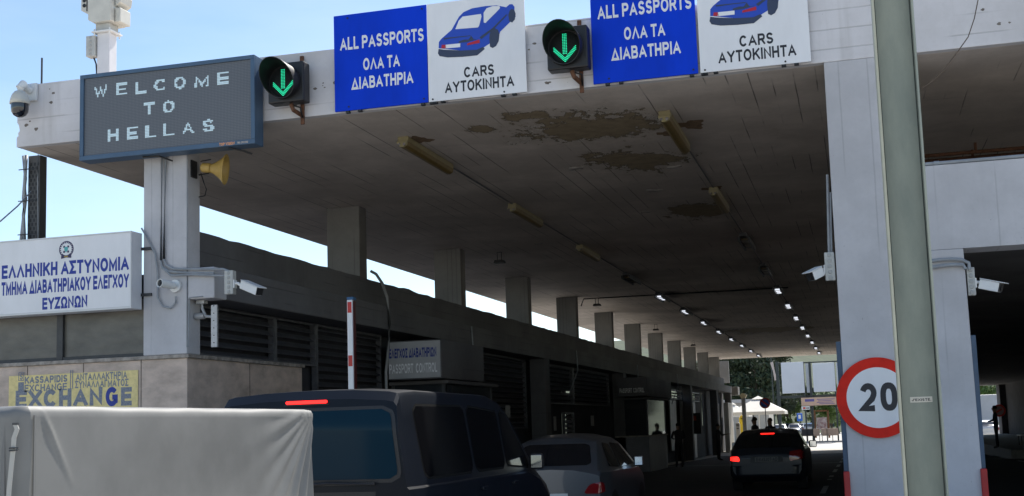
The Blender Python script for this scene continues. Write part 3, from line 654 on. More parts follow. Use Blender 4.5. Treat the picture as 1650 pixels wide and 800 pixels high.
# arrow signals
GRN = mat('lit_green_led', (.02, .66, .34), .4, emit=.42)
def signal(cx, cz, label):
    t = thing('arrow_signal', label, 'traffic signal', (cx, 14.75, cz-.3), 'green arrow signals on the fascia')
    yb = 14.70
    s = MB(); s.box(cx-.24, cx+.28, yb, yb+.2, cz-.27, cz+.27); obj('housing', s, BLACK, t, bevel=.02)
    s = MB()   # tunnel visor, longer at the top
    n = 32; vs = []; rr = .232
    for k, off in enumerate((0, 1)):
        for i in range(n):
            a_ = 2*math.pi*i/n; top_ = (math.sin(a_)+1)/2
            for r2 in (rr, rr-.008): vs.append((cx+r2*math.cos(a_), yb-off*(.07+.36*top_**1.1), cz+r2*math.sin(a_)))
    fs = []
    for i in range(n):
        j = (i+1) % n; a0, a1, c0, c1 = 2*i, 2*j, 2*n+2*i, 2*n+2*j
        fs += [(a0, a1, c1, c0), (a0+1, c0+1, c1+1, a1+1), (c0, c1, c1+1, c0+1)]
    s.add(vs, fs); obj('visor', s, BLACK, t, smooth='auto')
    s = MB(); s.lathe([(0.0, .035), (.1, .03), (.18, .015), (.205, 0)], (cx, yb-.002, cz), (0, -1, 0), 28); obj('lens', s, mat('smoked_lens', (.02, .024, .026), .6, spec=.1, noise=.4, scale=60), t, smooth=True)
    s = MB()
    def dot(u, v):
        if u*u+v*v < .195**2: s.lathe([(.0082, 0), (.007, .006), (.0, .009)], (cx+u, yb-.036, cz+v), (0, -1, 0), 6)
    pit = .0205
    for i in range(-1, 2):
        for j in range(13): dot(i*pit, .16-j*pit)
    for sgn in (-1, 1):
        for j in range(10):
            for k in range(3): dot(sgn*(j+(.3))*pit*.72, -.185+j*pit*.75+k*pit*1.05)
    obj('arrow', s, GRN, t)
    s = MB(); s.tube([(cx+.05, 14.8, cz-.28), (cx+.08, 14.8, cz-.36), (cx+.13, 14.94, cz-.40)], .03); s.box(cx+.105, cx+.155, 14.965, 14.99, cz-.52, cz+.42)
    obj('bracket', s, RUST, t)
    s = MB(); s.tube([(cx+.03, 14.8, cz-.28), (cx+.17, 14.82, cz-.33), (cx+.15, 14.93, cz-.44)], .012); obj('cable', s, BLACK, t, smooth=True)
    return t
A = P(14.7, 458, 133); s1 = signal(A.x, A.z, 'green down arrow signal next to the message board')
B = P(14.7, 911, 77); s2 = copy_tree(s1); s2.location += Vector((B.x-A.x, 0, B.z-A.z)); s2['label'] = 'green down arrow signal in the gap between the two pairs of lane signs'

# police sign (light box)
ps = thing('light_box_sign', 'white light box sign of the Greek police reading ΕΛΛΗΝΙΚΗ ΑΣΤΥΝΟΜΙΑ with an emblem', 'sign', (-11, 14.8, 3.4))
yp = 14.74
c1 = at(1, yp, 212, 374); c2 = at(1, yp, 212, 497)
px1 = c1.x; zt, zb = at(1, yp, 100, 381.5).z, at(1, yp, 100, 504).z
s = MB(); s.box(-13.6, px1, yp+.004, 15.0, zb, zt); obj('box_body', s, mat('lightbox_side', (.72, .72, .74), .5, noise=.08, scale=4), ps, bevel=.006)
s = MB(); s.box(-13.58, px1-.02, yp, yp+.003, zb+.03, zt-.02); obj('face_panel', s, SIGNW, ps)
s = MB(); s.box(-13.6, px1+.002, yp-.006, yp+.004, zb, zb+.028); s.box(-13.6, px1+.002, yp-.006, yp+.004, zt-.018, zt); s.box(px1-.018, px1+.002, yp-.006, yp+.004, zb+.028, zt-.018); obj('trim', s, mat('sign_trim', (.6, .6, .6), .4, .2), ps)
for txt, l, r_x, t_y, b_y, h in (('ΕΛΛΗΝΙΚΗ ΑΣΤΥΝΟΜΙΑ', 3, 208, 0, 440, .19), ('ΤΜΗΜΑ ΔΙΑΒΑΤΗΡΙΑΚΟΥ ΕΛΕΓΧΟΥ', 3, 208, 0, 465, .19), ('ΕΥΖΩΝΩΝ', 69, 141, 0, 496, .165)):
    xm = (l+r_x)/2; pb = {440: (448, 435), 465: (474, 464), 496: (498, 494)}[b_y]
    za = (at(1, yp, l, pb[0]).z+at(1, yp, r_x, pb[1]).z)/2
    lettering(txt, yp, at(1, yp, l, 440).x, at(1, yp, r_x, 440).x, za-.01, za-.01+h, INKB, ps, bold=.035, spacing=.96)
e = at(1, yp, 107, 402); NAVY = mat('emblem_navy', (.035, .03, .09), .5); TEAL = mat('emblem_teal', (.10, .42, .42), .5)
s = MB(); s.cyl((e.x, yp, e.z), (e.x, yp-.002, e.z), .115, n=32); em = obj('emblem', s, NAVY, ps)
s = MB(); s.lathe([(0, .0045), (.084, .0045), (.084, .002)], (e.x, yp, e.z), (0, -1, 0), 32); obj('emblem_field', s, SIGNW, em)
s = MB()
for i in range(20):
    a_ = 2*math.pi*i/20
    if math.sin(a_) > -.7: s.obox((e.x+.09*math.cos(a_), yp-.0035, e.z+.09*math.sin(a_)), (.005*math.sin(a_)*-1, 0, .005*math.cos(a_)), (0, .001, 0), (.009*math.cos(a_), 0, .009*math.sin(a_)))
obj('emblem_ring_letters', s, SIGNW, em)
s = MB()
for i, j in ((-1, -1), (1, -1), (-1, 1), (1, 1)): s.box(e.x+i*.032-.014, e.x+i*.032+.014, yp-.0065, yp-.0046, e.z+j*.035-.014, e.z+j*.035+.014)
obj('emblem_cross', s, NAVY, em)
s = MB(); s.prism([(e.x-.03, e.z+.025), (e.x, e.z+.035), (e.x+.03, e.z+.025), (e.x+.026, e.z-.015), (e.x, e.z-.045), (e.x-.026, e.z-.015)], lambda u, v, d: (u, yp-.0066-d, v), .002); obj('emblem_shield', s, TEAL, em)
s = MB(); s.prism([(e.x-.08, e.z-.09), (e.x+.08, e.z-.085), (e.x+.08, e.z-.125), (e.x, e.z-.115), (e.x-.08, e.z-.13)], lambda u, v, d: (u, yp-.0035-d, v), .002); obj('emblem_ribbon', s, NAVY, em)
s = MB(); s.box(e.x-.03, e.x+.03, yp-.008, yp-.0057, e.z-.112, e.z-.092); obj('emblem_motto', s, mat('emblem_gold', (.3, .22, .05), .5), em)
for z in (zt-.22, zb+.2): s = MB(); s.box(px1, px1+.16, 14.97, 14.995, z-.02, z+.02); s.cyl((px1+.04, 14.96, z), (px1+.04, 14.99, z), .02, n=8); obj('bracket', s, FRM, ps)

# exchange banner
ex = thing('banner', 'faded yellow currency exchange banner on the travertine wall above the trailer', 'banner', (-10.5, 15, 1.9))
Z = lambda x, y: at(1, 15.0, x/3.808, 590+y/3.808)
ex0, ex1, ezt = Z(55, 66).x, Z(846, 66).x, (Z(55, 66).z+Z(846, 22).z)/2
YEL = mat('faded_yellow', (.88, .72, .34), .75, spec=.2, noise=.2, scale=14, bump=.2)
s = MB(); s.box(ex0, ex1, 15.001, 15.007, 1.75, ezt); obj('banner_sheet', s, YEL, ex)
FB = mat('faded_blue_print', (.30, .31, .32), .8, noise=.6, scale=45, col2=(.12, .15, .24))
def bl(txt, xa, ya, xb, yb, h, M=FB, **k):
    A = Z(xa, ya); B = Z(xb, yb); zb_ = (A.z+B.z)/2; lettering(txt, 15.001, A.x, B.x, zb_, zb_+h, M, ex, thick=.002, **k)
bl('KASSAPIDIS', 150, 112, 412, 96, .10, bold=.035); bl('EXCHANGE', 150, 160, 410, 148, .10, bold=.02)
bl('ΑΝΤΑΛΛΑΚΤΗΡΙΑ', 465, 92, 780, 76, .10, bold=.02); bl('ΣΥΝΑΛΛΑΓΜΑΤΟΣ', 458, 138, 788, 122, .10, bold=.02)
bl('EXCHAN', 95, 256, 628, 248, .25, bold=.045); bl('G', 648, 248, 722, 248, .265, INKB, bold=.05); bl('E', 742, 244, 808, 242, .25, bold=.045)
for xx in (430, 443): A = Z(xx, 140); s = MB(); s.box(A.x, A.x+.012, 14.998, 15.0005, A.z, A.z+.26); obj('rule', s, FB, ex)
s = MB(); A = Z(112, 158); s.box(A.x, A.x+.09, 14.998, 15.0005, A.z, A.z+.13); s.box(A.x, A.x+.09, 14.9985, 15.0005, A.z+.15, A.z+.155+.005); s.box(A.x, A.x+.008, 14.9985, 15.0005, A.z+.15, A.z+.27); s.box(A.x+.082, A.x+.09, 14.9985, 15.0005, A.z+.15, A.z+.27); s.box(A.x+.008, A.x+.082, 14.9985, 15.0005, A.z+.262, A.z+.27)
obj('logo', s, FB, ex)
lettering('S', 15.001, A.x+.02, A.x+.07, A.z+.165, A.z+.255, FB, ex, thick=.002)

# ================================================================== CAMERAS, SPEAKER, CABLES
# dome camera on the left corner
d = P(14.75, 32, 168); tp = P(14.98, 52, 150)
dm = thing('dome_camera', 'white dome camera with black globe on the left end of the fascia', 'camera', (d.x, d.y, d.z))
s = MB(); s.box(tp.x-.1, tp.x+.09, 14.95, 14.985, tp.z-.12, tp.z+.13)
s.tube([(tp.x-.02, 14.96, tp.z+.03), (tp.x-.05, 14.85, tp.z+.07), (d.x+.03, 14.78, tp.z+.07), (d.x, 14.75, tp.z+.02), (d.x, 14.75, tp.z-.08)], .062, 14)
obj('wall_arm', s, WPLAST, dm, smooth='auto')
zc_ = P(14.75, 32, 168).z
s = MB(); s.lathe([(0.01, .19), (.07, .18), (.11, .13), (.135, .05), (.14, 0), (.125, -.005)], (d.x, 14.75, zc_), (0, 0, 1), 28); obj('housing', s, CREAM, dm, smooth=True)
s = MB(); s.lathe([(.122, 0), (.122, -.06), (.115, -.12), (.085, -.165), (.04, -.19), (0.001, -.195)], (d.x, 14.75, zc_), (0, 0, 1), 28); obj('globe', s, mat('black_dome', (.006, .006, .01), .08, coat=1), dm, smooth=True)
# antenna rod
A = P(15.3, 67, 140); s = MB(); s.tube([(A.x, 15.3, ZT-.03), (A.x, 15.3, 7.23)], .014)
tag(obj('lightning_rod', s, FRM), 'short dark rod standing on the roof behind the dome camera', 'rod')
# mast camera
ym = 16.0; A = P(ym, 172, 120); mx_ = A.x
ma = thing('mast_camera', 'beige twin lens camera head on a white square mast above the message board', 'camera', (mx_, ym, ZT))
s = MB(); s.box(mx_-.105, mx_+.105, ym-.1, ym+.1, ZT-.02, P(ym, 172, 56).z); pw = obj('mast', s, mat('mast_white', (.70, .69, .70), .5, noise=.08, scale=5), ma, bevel=.01)
zt_ = P(ym, 172, 56).z
s = MB(); s.box(mx_-.165, mx_+.165, ym-.16, ym+.16, zt_, zt_+.02)
for i in (-1, 1):
    for j in (-1, 1): s.cyl((mx_+i*.13, ym+j*.13, zt_-.05), (mx_+i*.13, ym+j*.13, zt_+.06), .012, n=8)
obj('flange_plate', s, WPLAST, ma)
s = MB(); s.box(mx_-.12, mx_+.12, ym-.12, ym+.12, zt_+.02, zt_+.14); obj('pan_base', s, BOXGREY, ma, bevel=.01)
s = MB(); hz = zt_+.14
s.prism([(mx_-.20, hz+.05), (mx_-.12, hz), (mx_+.19, hz), (mx_+.19, hz+.40), (mx_+.13, hz+.46), (mx_-.2, hz+.46)], lambda u, v, d: (u, ym-.2+d, v), .4); hd = obj('camera_head', s, CREAM, ma, bevel=.012)
s = MB(); s.prism([(mx_-.34, hz+.22), (mx_-.21, hz+.15), (mx_-.21, hz+.43), (mx_-.34, hz+.43)], lambda u, v, d: (u, ym-.17+d, v), .3); obj('lens_housing', s, CREAM, ma, bevel=.01)
s = MB(); s.box(mx_+.20, mx_+.29, ym-.1, ym+.18, hz+.0, hz+.22); s.prism([(mx_+.20, hz+.25), (mx_+.29, hz+.3), (mx_+.31, hz+.42), (mx_+.20, hz+.46)], lambda u, v, d: (u, ym-.1+d, v), .3); obj('motor_housing', s, CREAM, ma, bevel=.01)
s = MB(); s.box(mx_-.17, mx_+.12, ym-.203, ym-.2, hz+.40, hz+.44); s.cyl((mx_-.28, ym-.171, hz+.37), (mx_-.28, ym-.177, hz+.37), .03); s.cyl((mx_-.28, ym-.171, hz+.29), (mx_-.28, ym-.177, hz+.29), .03); s.box(mx_-.245, mx_-.225, ym-.173, ym-.17, hz+.2, hz+.41); obj('lenses', s, BLACK, ma)
s = MB(); s.lathe([(.10, 0), (.11, .04), (.13, .09), (.13, .3), (.0, .33)], (mx_+.0, ym, hz+.46), (0, 0, 1), 24); obj('radar_dome', s, WPLAST, ma, smooth='auto')
def boxface(parent, x0, x1, z0, z1, yb, depth=.1, studs=5, M=BOXGREY, name='junction_box', sx=None):
    s = MB(); s.box(x0, x1, yb-depth, yb, z0, z1); o = obj(name, s, M, parent, bevel=.008)
    s = MB()
    for i in range(studs):
        z = z0+(i+.5)*(z1-z0)/studs; xx = (x0+x1)/2 if sx is None else sx; s.lathe([(.026, 0), (.02, .008), (0.001, .01)], (xx, yb-depth, z), (0, -1, 0), 12)
    if studs: obj('knockout', s, mat('knockout_grey', (.38, .38, .36), .6), o)
    return o
boxface(ma, mx_-.27, mx_-.115, P(ym, 155, 95).z, P(ym, 155, 62).z, ym, .14)
s = MB(); s.tube([(mx_-.19, ym-.05, P(ym, 155, 95).z), (mx_-.15, ym-.05, P(ym, 155, 95).z-.1), (mx_-.1, ym-.08, ZT+.1)], .012); obj('cable', s, BLACK, ma)

# black mesh post wrapped with cables at the far left
A = at(1, 15.6, 58, 250)
cp = thing('lattice_post', 'dark perforated post strapped with grey cables under the left roof corner', 'post', (-11.6, 15.6, 3.9))
xa, xb = at(1, 15.6, 50, 300).x, at(1, 15.6, 67, 300).x
M = mat('perforated_steel', (.08, .08, .08), .6, .2)
s = MB()
s.box(xa-.005, xb+.012, 15.54, 15.70, 3.9, ZC-.002)
hs = MB(); z = 3.95
while z < ZC-.1:
    for f_ in (0, 1):
        for k in range(3):
            xx = xa+(xb-xa)*(k+.25+.5*f_)/3; hs.box(xx-.014, xx+.014, 15.536, 15.539, z+f_*.06, z+f_*.06+.045)
    z += .12
po = obj('post', s, M, cp)
obj('slots', hs, BLACK, po)
s = MB(); zs = [3.9, 4.2, 4.6, 4.95, 5.2, 5.5, ZC]
s.tube([(xa-.05-.04*math.sin(i*1.1), 15.5, z) for i, z in enumerate(zs)], .022); s.tube([(xa-.02+.02*math.sin(i*1.3), 15.48, z) for i, z in enumerate(zs)], .024); s.tube([(xb+.015+.01*math.sin(i*.9), 15.5, z) for i, z in enumerate(zs)], .007)
obj('cables', s, PIPE, cp, smooth=True)
s = MB()
for z in (4.0, 4.65, 5.15, 5.62): s.box(xa-.1, xb+.03, 15.44, 15.452, z, z+.012)
obj('cable_ties', s, BLACK, cp)
A = at(1, 15.45, 50, 309); B = at(1, 13.0, -30, 375); s = MB()
s.tube([A, A+(B-A)*.3+Vector((0, 0, -.05)), A+(B-A)*.65+Vector((0, 0, -.06)), B, B+Vector((-3, -6, .6))], .010); tag(obj('overhead_cable', s, PIPE), 'thin grey cable running down left from the lattice post', 'cable')

# loudspeaker
hA = at(1, 15.2, 333, 272); hB = at(1, 15.2, 360, 277)
lsp = thing('loudspeaker', 'yellowed horn loudspeaker on the inner side of the left column', 'loudspeaker', (hA.x, 15.2, hA.z))
HORN = mat('yellowed_horn', (.50, .33, .09), .5, noise=.2, scale=6)
axis = Vector((1.0, .25, -.12)).normalized(); o_ = Vector((hA.x-.06, 15.15, hA.z+.01))
s = MB(); s.lathe([(0, 0), (.045, 0), (.065, .02), (.07, .1), (.07, .13), (.055, .132)], o_, axis, 24); obj('driver', s, HORN, lsp, smooth='auto')
s = MB(); s.lathe([(.055, .13), (.065, .17), (.09, .22), (.125, .27), (.16, .31), (.19, .335), (.198, .345), (.19, .35), (.15, .31), (.08, .2)], o_, axis, 32, sx=.95, sy=1.1); obj('horn', s, HORN, lsp, smooth=True)
s = MB(); s.lathe([(0, -.004), (.03, -.004), (.03, .002)], o_, axis, 16); s.tube([o_+Vector((-.03, .05, .1)), o_+Vector((.15, .0, .1))], .008); s.tube([o_+Vector((-.06, .05, -.09)), o_+Vector((.12, 0, -.09))], .01); s.box(-8.695, -8.675, 15.1, 15.25, hA.z-.12, hA.z+.12)
obj('bracket', s, BLACK, lsp)
s = MB(); s.tube([o_+Vector((.0, 0, -.08)), o_+Vector((.06, -.03, -.22)), o_+Vector((.10, -.03, -.32)), o_+Vector((.06, 0, -.4)), o_+Vector((-.06, .05, -.4))], .008); obj('cable', s, BLACK, lsp, smooth=True)

# bullet camera on the left column front
A = at(1, 14.97, 271, 461)
bc = thing('bullet_camera', 'white bullet camera with ring of lights on the left column front', 'camera', (A.x, 14.9, A.z))
s = MB(); c_ = at(1, 14.95, 281, 461); s.cyl((c_.x, 14.998, c_.z), (c_.x, 14.955, c_.z), .085, n=24); s.cyl((c_.x, 14.96, c_.z), (c_.x-.02, 14.86, c_.z+.0), .04, .035); obj('wall_mount', s, WPLAST, bc, smooth='auto')
hd = at(1, 14.65, 255, 456); bk = Vector((c_.x-.0, 14.86, c_.z)); s = MB(); ax_ = (Vector((hd.x, 14.65, hd.z))-bk).normalized()
s.lathe([(0, -.05), (.045, -.05), (.055, 0), (.058, .2), (.05, .2), (.045, .18)], bk, ax_, 24); obj('camera_body', s, WPLAST, bc, smooth='auto')
s = MB(); s.lathe([(.05, .185), (0, .185)], bk, ax_, 24); s.lathe([(.022, .186), (.02, .2), (0, .2)], bk, ax_, 16); obj('lens', s, BLACK, bc)

# conduits on the left column
cd = MB()
def dn(px, py, y=14.97): return at(1, y, px, py)
def run(pts, r, y=14.97):
    cd.tube([dn(px, py, y) for px, py in pts], r)
run([(261, 250), (259, 420), (261, 430), (272, 438), (300, 440), (345, 441)], .017); run([(267, 250), (264, 418), (268, 428), (280, 434), (310, 434), (360, 434), (370, 438)], .017)
run([(261, 432), (275, 444), (310, 443), (366, 445)], .014, 14.95)
obj_c = obj('conduit', cd, PIPE, smooth='auto'); tag(obj_c, 'pair of grey conduits down the left column bending right to the box camera', 'conduit')
cd = MB(); run([(228, 368), (238, 385), (250, 410), (254, 440), (254, 480), (262, 494), (275, 497), (283, 488), (283, 478)], .013); tag(obj('cable', cd, PIPE, smooth='auto'), 'grey cable looping below the bullet camera from the police sign', 'cable')
cd = MB(); run([(302, 250), (301, 560)], .006, 14.995); run([(327, 478), (305, 480), (303, 560)], .008, 14.99); tag(obj('cable', cd, PIPE, smooth='auto'), 'thin pale cable straight down the right corner of the left column', 'cable')
# box camera left
def boxcam(label, b0, b1, cam0, cam1, yb, dirn, grp='box cameras with junction boxes', studx=None, flip=1):
    """b0,b1 junction box corners px; cam0 rear, cam1 front of the camera px"""
    t = thing('box_camera', label, 'camera', at(1, yb, *b0), grp)
    a = at(1, yb, *b0); b = at(1, yb, *b1)
    boxface(t, min(a.x, b.x), max(a.x, b.x), b.z, a.z, yb, .10)
    c0 = at(1, yb-.05, *cam0); c1 = at(1, yb-.05+dirn[1], *cam1); d_ = (c1-c0); L_ = d_.length; d_.normalize()
    side = d_.cross(Vector((0, 0, 1))).normalized(); up_ = side.cross(d_)
    s = MB(); ctr = c0+d_*(L_*.5); s.obox(ctr, d_*(L_*.5), side*.055, up_*.055); obj('camera_body', s, WPLAST, t, bevel=.01)
    s = MB(); s.obox(ctr+up_*.062+d_*.03, d_*(L_*.5+.03), side*.064, up_*.005); obj('sun_shield', s, WPLAST, t, bevel=.004)
    s = MB(); s.obox(c1+d_*.004, d_*.006, side*.05, up_*.048); s.cyl(c1, c1+d_*.02, .03); obj('lens', s, BLACK, t)
    s = MB(); bx_ = b.x if flip > 0 else a.x; s.tube([(bx_, yb-.05, c0.z+.02), (bx_+flip*.05, yb-.05, c0.z+.02), c0+d_*.06-up_*.03], .022, 10); s.box(bx_, bx_+flip*.015, yb-.09, yb-.01, c0.z-.04, c0.z+.07); obj('arm', s, WPLAST, t, smooth='auto')
    return t
boxcam('white box camera beside a grey box on the left beam end', (367, 438), (381, 475), (392, 459), (418, 470), 15.0, (0, -.15))
# white mounting bar left of the louvres
A = at(1, 15.15, 348, 492); B = at(1, 15.15, 348, 560)
ar = thing('sensor_bar', 'upright galvanised sensor bar on an arm left of the louvres', 'sensor', (A.x, 15.1, B.z))
s = MB(); s.box(A.x-.05, A.x+.04, 15.10, 15.14, B.z, A.z); obj('bar', s, GALV, ar, bevel=.004)
s = MB()
for i in range(6): s.cyl((A.x-.005, 15.10, B.z+.06+i*.1), (A.x-.005, 15.094, B.z+.06+i*.1), .008, n=8)
obj('bolts', s, BLACK, ar)
s = MB(); s.tube([(A.x, 15.16, A.z-.16), (A.x-.18, 15.2, A.z-.14), (A.x-.24, 15.2, A.z-.02), (A.x-.24, 15.2, 3.485)], .022); s.box(A.x-.3, A.x-.18, 15.15, 15.25, 3.44, 3.485); s.cyl((A.x-.34, 15.2, A.z-.13), (A.x-.2, 15.2, A.z-.13), .045); obj('arm', s, GALV, ar, smooth='auto')

# hanging cable near second column
s = MB(); Xc = -8.25
s.tube([at(0, -8.70, 597, 437), at(0, -8.6, 606, 442), at(0, -8.4, 616, 457), at(0, Xc, 624, 480), at(0, Xc, 628, 520), at(0, Xc, 626, 560), at(0, Xc, 622, 600), at(0, Xc, 623, 650), at(0, -8.2, 624, 720)], .028, 10)
tag(obj('hanging_cable', s, mat('pale_hose', (.28, .28, .27), .5), smooth=True), 'thick pale hose hanging down from the parapet beside the box sign', 'hose')

# barrier
yb_ = 16.0; A = at(1, yb_, 563, 480); B = at(1, yb_, 570, 640)
ba = thing('barrier', 'raised barrier arm with red and white bands behind the dark van', 'barrier', (A.x, yb_, 0))
ARMW = mat('arm_white', (.8, .8, .8), .4, noise=.05, scale=9); REDP = mat('red_band', (.55, .02, .015), .4, noise=.1, scale=8)
xm = A.x+.0
s = MB(); s.box(xm-.04, xm+.04, yb_, yb_+.05, .95, A.z-.03); armo = obj('arm', s, ARMW, ba, bevel=.006)
s = MB(); s.box(xm-.042, xm+.056, yb_-.002, yb_+.11, A.z-.03, A.z+.01); obj('arm_cap', s, mat('cap_blue', (.02, .10, .22), .5), ba, bevel=.004)
s = MB()
for zt2 in (P(yb_, 563, 487).z, P(yb_, 565, 573).z, P(yb_, 567, 659).z): s.box(xm-.030, xm+.030, yb_-.003, yb_-.0003, zt2-.15, zt2)
obj('red_bands', s, REDP, armo)
s = MB(); s.box(xm-.05, xm-.041, yb_+.02, yb_+.10, 1.0, A.z-.05); s.box(xm+.041, xm+.05, yb_+.02, yb_+.10, 1.0, A.z-.05); s.box(xm-.04, xm+.04, yb_+.06, yb_+.1, 1.0, A.z-.05); obj('rubber_edge', s, mat('dark_red_edge', (.08, .01, .012), .5), ba)
s = MB(); s.box(xm-.18, xm+.18, yb_-.15, yb_+.25, 0, 1.0); s.box(xm-.2, xm+.2, yb_-.17, yb_+.27, 1.0, 1.05); obj('cabinet', s, mat('cabinet_orange', (.4, .12, .02), .5), ba, bevel=.015)

# ceiling lamps
OLD = mat('yellowed_diffuser', (.17, .115, .035), .45, noise=.3, scale=9); ENDC = mat('lamp_end_cap', (.27, .23, .12), .4, noise=.2, scale=9)
GLOWM = mat('glow_diffuser', (.85, .9, 1), .3, emit=.55)  # emission stands in for bright daylight reflected in the far diffusers
RSTM = mat('rust_stain', (.24, .15, .085), .9, noise=.5, scale=14)
def lamp(xc, y, old, label, grp, k):
    t = thing('ceiling_lamp', label, 'ceiling lamp', (xc, y, ZC), grp); Ln = 2.2; zt = ZC-.03
    s = MB(); s.box(xc-.08, xc+.08, y+.05, y+Ln-.05, zt-.05, zt+.03); obj('lamp_base', s, ENDC if old else FRM, t, bevel=.01)
    s = MB()
    pr_ = [(xc-.085, zt-.05), (xc-.068, zt-.11), (xc-.025, zt-.135), (xc+.025, zt-.135), (xc+.068, zt-.11), (xc+.085, zt-.05)]
    if old:
        s.prism(pr_, lambda u, v, d: (u, y+.06+d, v), Ln-.12); obj('diffuser', s, OLD, t, bevel=.008)
    else:
        s.box(xc-.075, xc+.075, y+.45, y+Ln-.45, zt-.09, zt-.05); obj('diffuser', s, GLOWM if k > 3 else OLD, t)
        s = MB()
        for j in range(3): s.box(xc-.09, xc+.09, y+.5+j*.55, y+.56+j*.55, zt-.1, zt-.048)
        s.box(xc-.13, xc-.087, y+.2, y+Ln-.2, zt-.13, zt-.04); s.box(xc+.087, xc+.13, y+.2, y+Ln-.2, zt-.13, zt-.04); obj('louvre_grid', s, FRM, t)
    if old:
        s = MB(); s.prism([(u, v) for u, v in pr_], lambda u, v, d: (u, y+d, v), .058); obj('end_cap', s, ENDC, t, bevel=.01)
        s = MB(); s.cyl((xc-.04, y-.002, zt-.1), (xc-.04, y-.012, zt-.1), .022, n=10); s.cyl((xc+.04, y-.002, zt-.1), (xc+.04, y-.012, zt-.1), .022, n=10); obj('cap_screws', s, CHROME, t)
    return t
for r_, xc in (('left', -6.11), ('right', -2.32)):
    for k in range(13):
        y = 16.5+5.87*k
        if y > YE-3: break
        old = k < (3 if r_ == 'left' else 2)
        where = ['nearest', 'second', 'third', 'fourth', 'fifth', 'sixth', 'seventh', 'eighth', 'ninth', 'tenth', 'eleventh', 'twelfth', 'thirteenth'][k]
        lb = ('yellowed tube lamp, %s in the %s ceiling row' if old else 'small louvred ceiling lamp, %s in the %s ceiling row') % (where, r_)
        lamp(xc, y, old, lb, 'lamps of the %s ceiling row' % r_, k)
    s = MB(); s.tube([(xc, 17.5, ZC-.010), (xc, YE-2, ZC-.010)], .014, 6); tag(obj('lamp_cable', s, GREY_C), 'straight conduit linking the lamps of the %s ceiling row' % r_, 'conduit')
# rust halos are stains of the soffit around the first lamps
def stain(cx, cy, r, name='rust_stain'):
    s = MB(); n = 26; vs = [(cx, cy, ZC-.003)]
    for i in range(n):
        a_ = 2*math.pi*i/n; rr_ = r*(1+.25*math.sin(a_*3+cx)+.15*math.sin(a_*7)); vs.append((cx+rr_*math.cos(a_), cy+rr_*1.3*math.sin(a_), ZC-.003))
    s.add(vs, [(0, i+1, (i+1) % n+1) for i in range(n)]); obj(name, s, RSTM, slab)
stain(-5.95, 16.85, .16); stain(-2.08, 17.5, .2); stain(-2.5, 17.9, .12); stain(-2.35, 22.6, .18)
# flood lights
for k, (px, py) in enumerate(((805, 421), (962, 491), (1057, 531), (1117, 556))):
    c = at(2, ZC-.22, px, py)
    t = thing('flood_light', 'small black flood light hanging from the soffit, %s one beside the left columns' % ['nearest', 'second', 'third', 'farthest'][k], 'flood light', c, 'flood lights beside the left columns')
    s = MB(); s.prism([(-.13, 0), (.13, 0), (.1, .07), (-.1, .07)], lambda u, v, d: (c.x+u, c.y-.1+d, c.z+v-.05), .22); obj('lamp_body', s, BLACK, t, bevel=.006)
    s = MB(); s.box(c.x-.06, c.x-.045, c.y-.01, c.y+.01, c.z, ZC-.005); s.box(c.x+.045, c.x+.06, c.y-.01, c.y+.01, c.z, ZC-.005); s.box(c.x-.06, c.x+.06, c.y-.03, c.y+.03, ZC-.012, ZC-.003); obj('yoke', s, BLACK, t)
s = MB(); s.tube([(-8.7, 40.2, 5.55), (-8.6, 40.2, ZC-.06), (-8, 40.6, ZC-.02), (-2, 40.8, ZC-.02)], .02); tag(obj('ceiling_cable', s, BLACK), 'black cable crossing the soffit from a middle left column', 'cable')

# ================================================================== RIGHT PILLAR FITTINGS
A = at(1, 14.97, 1414.5, 641); rs = .462
sp = thing('speed_sign', 'round red bordered speed limit sign reading 20 on the wide pillar', 'sign', (A.x, 14.97, A.z-rs))
s = MB(); s.lathe([(rs, .0), (rs, .02), (rs*.75, .021)], (A.x, 14.985, A.z), (0, -1, 0), 64); obj('border', s, mat('sign_border_red', (.72, .02, .008), .5, spec=.2, noise=.2, scale=5), sp)
s = MB(); s.cyl((A.x, 14.985, A.z), (A.x, 14.964, A.z), rs*.752, n=64); obj('disc', s, SIGNW, sp)
l_, r_ = at(1, 14.96, 1383, 664), at(1, 14.96, 1448, 664)
lettering('20', 14.964, l_.x, r_.x, l_.z-.0, l_.z+.325, INKK, sp, bold=.03)
# green steel post
yP = 7.0
gp = thing('steel_post', 'pale green H section steel post in front of the wide pillar', 'post', (.31, yP, 0))
GR = mat('pale_green_paint', (.33, .355, .30), .55, spec=.3, noise=.22, scale=3.6, bump=.15, stretch=(1, 1, .35), bscale=20, col2=(.21, .24, .21)); GRLIT = mat('lit_green_flange', (.46, .46, .36), .5, noise=.2, scale=5)  # second, paler green imitates light from the left on one flange
xl, xr = .200, .420
s = MB(); s.box(xl+.016, xr-.012, yP+.10, yP+.11, 0, 7); web = obj('web', s, GR, gp)
s = MB(); s.box(xl, xl+.014, yP, yP+.2, 0, 7); obj('flange', s, GRLIT, gp, bevel=.004)
s = MB(); s.box(xr-.012, xr, yP, yP+.2, 0, 7); obj('flange', s, GR, gp, bevel=.003)
s = MB(); s.box(xl+.0142, xl+.020, yP+.085, yP+.0995, 0, 7); s.box(xr-.018, xr-.0122, yP+.085, yP+.0995, 0, 7); obj('weld_dirt', s, mat('seam_dirt', (.06, .07, .065), .9, noise=.4, scale=30), gp)
A = at(1, yP+.099, 1467, 651); B = at(1, yP+.099, 1502, 639)
s = MB(); s.box(A.x, B.x, yP+.0975, yP+.0995, A.z+.006, B.z); st = obj('sticker', s, mat('sticker_paper', (.6, .58, .52), .6), gp)
lettering("J'EXISTE.", yP+.0975, A.x+.008, B.x-.006, A.z+.013, B.z-.009, INKK, st, thick=.0008, bold=.03)
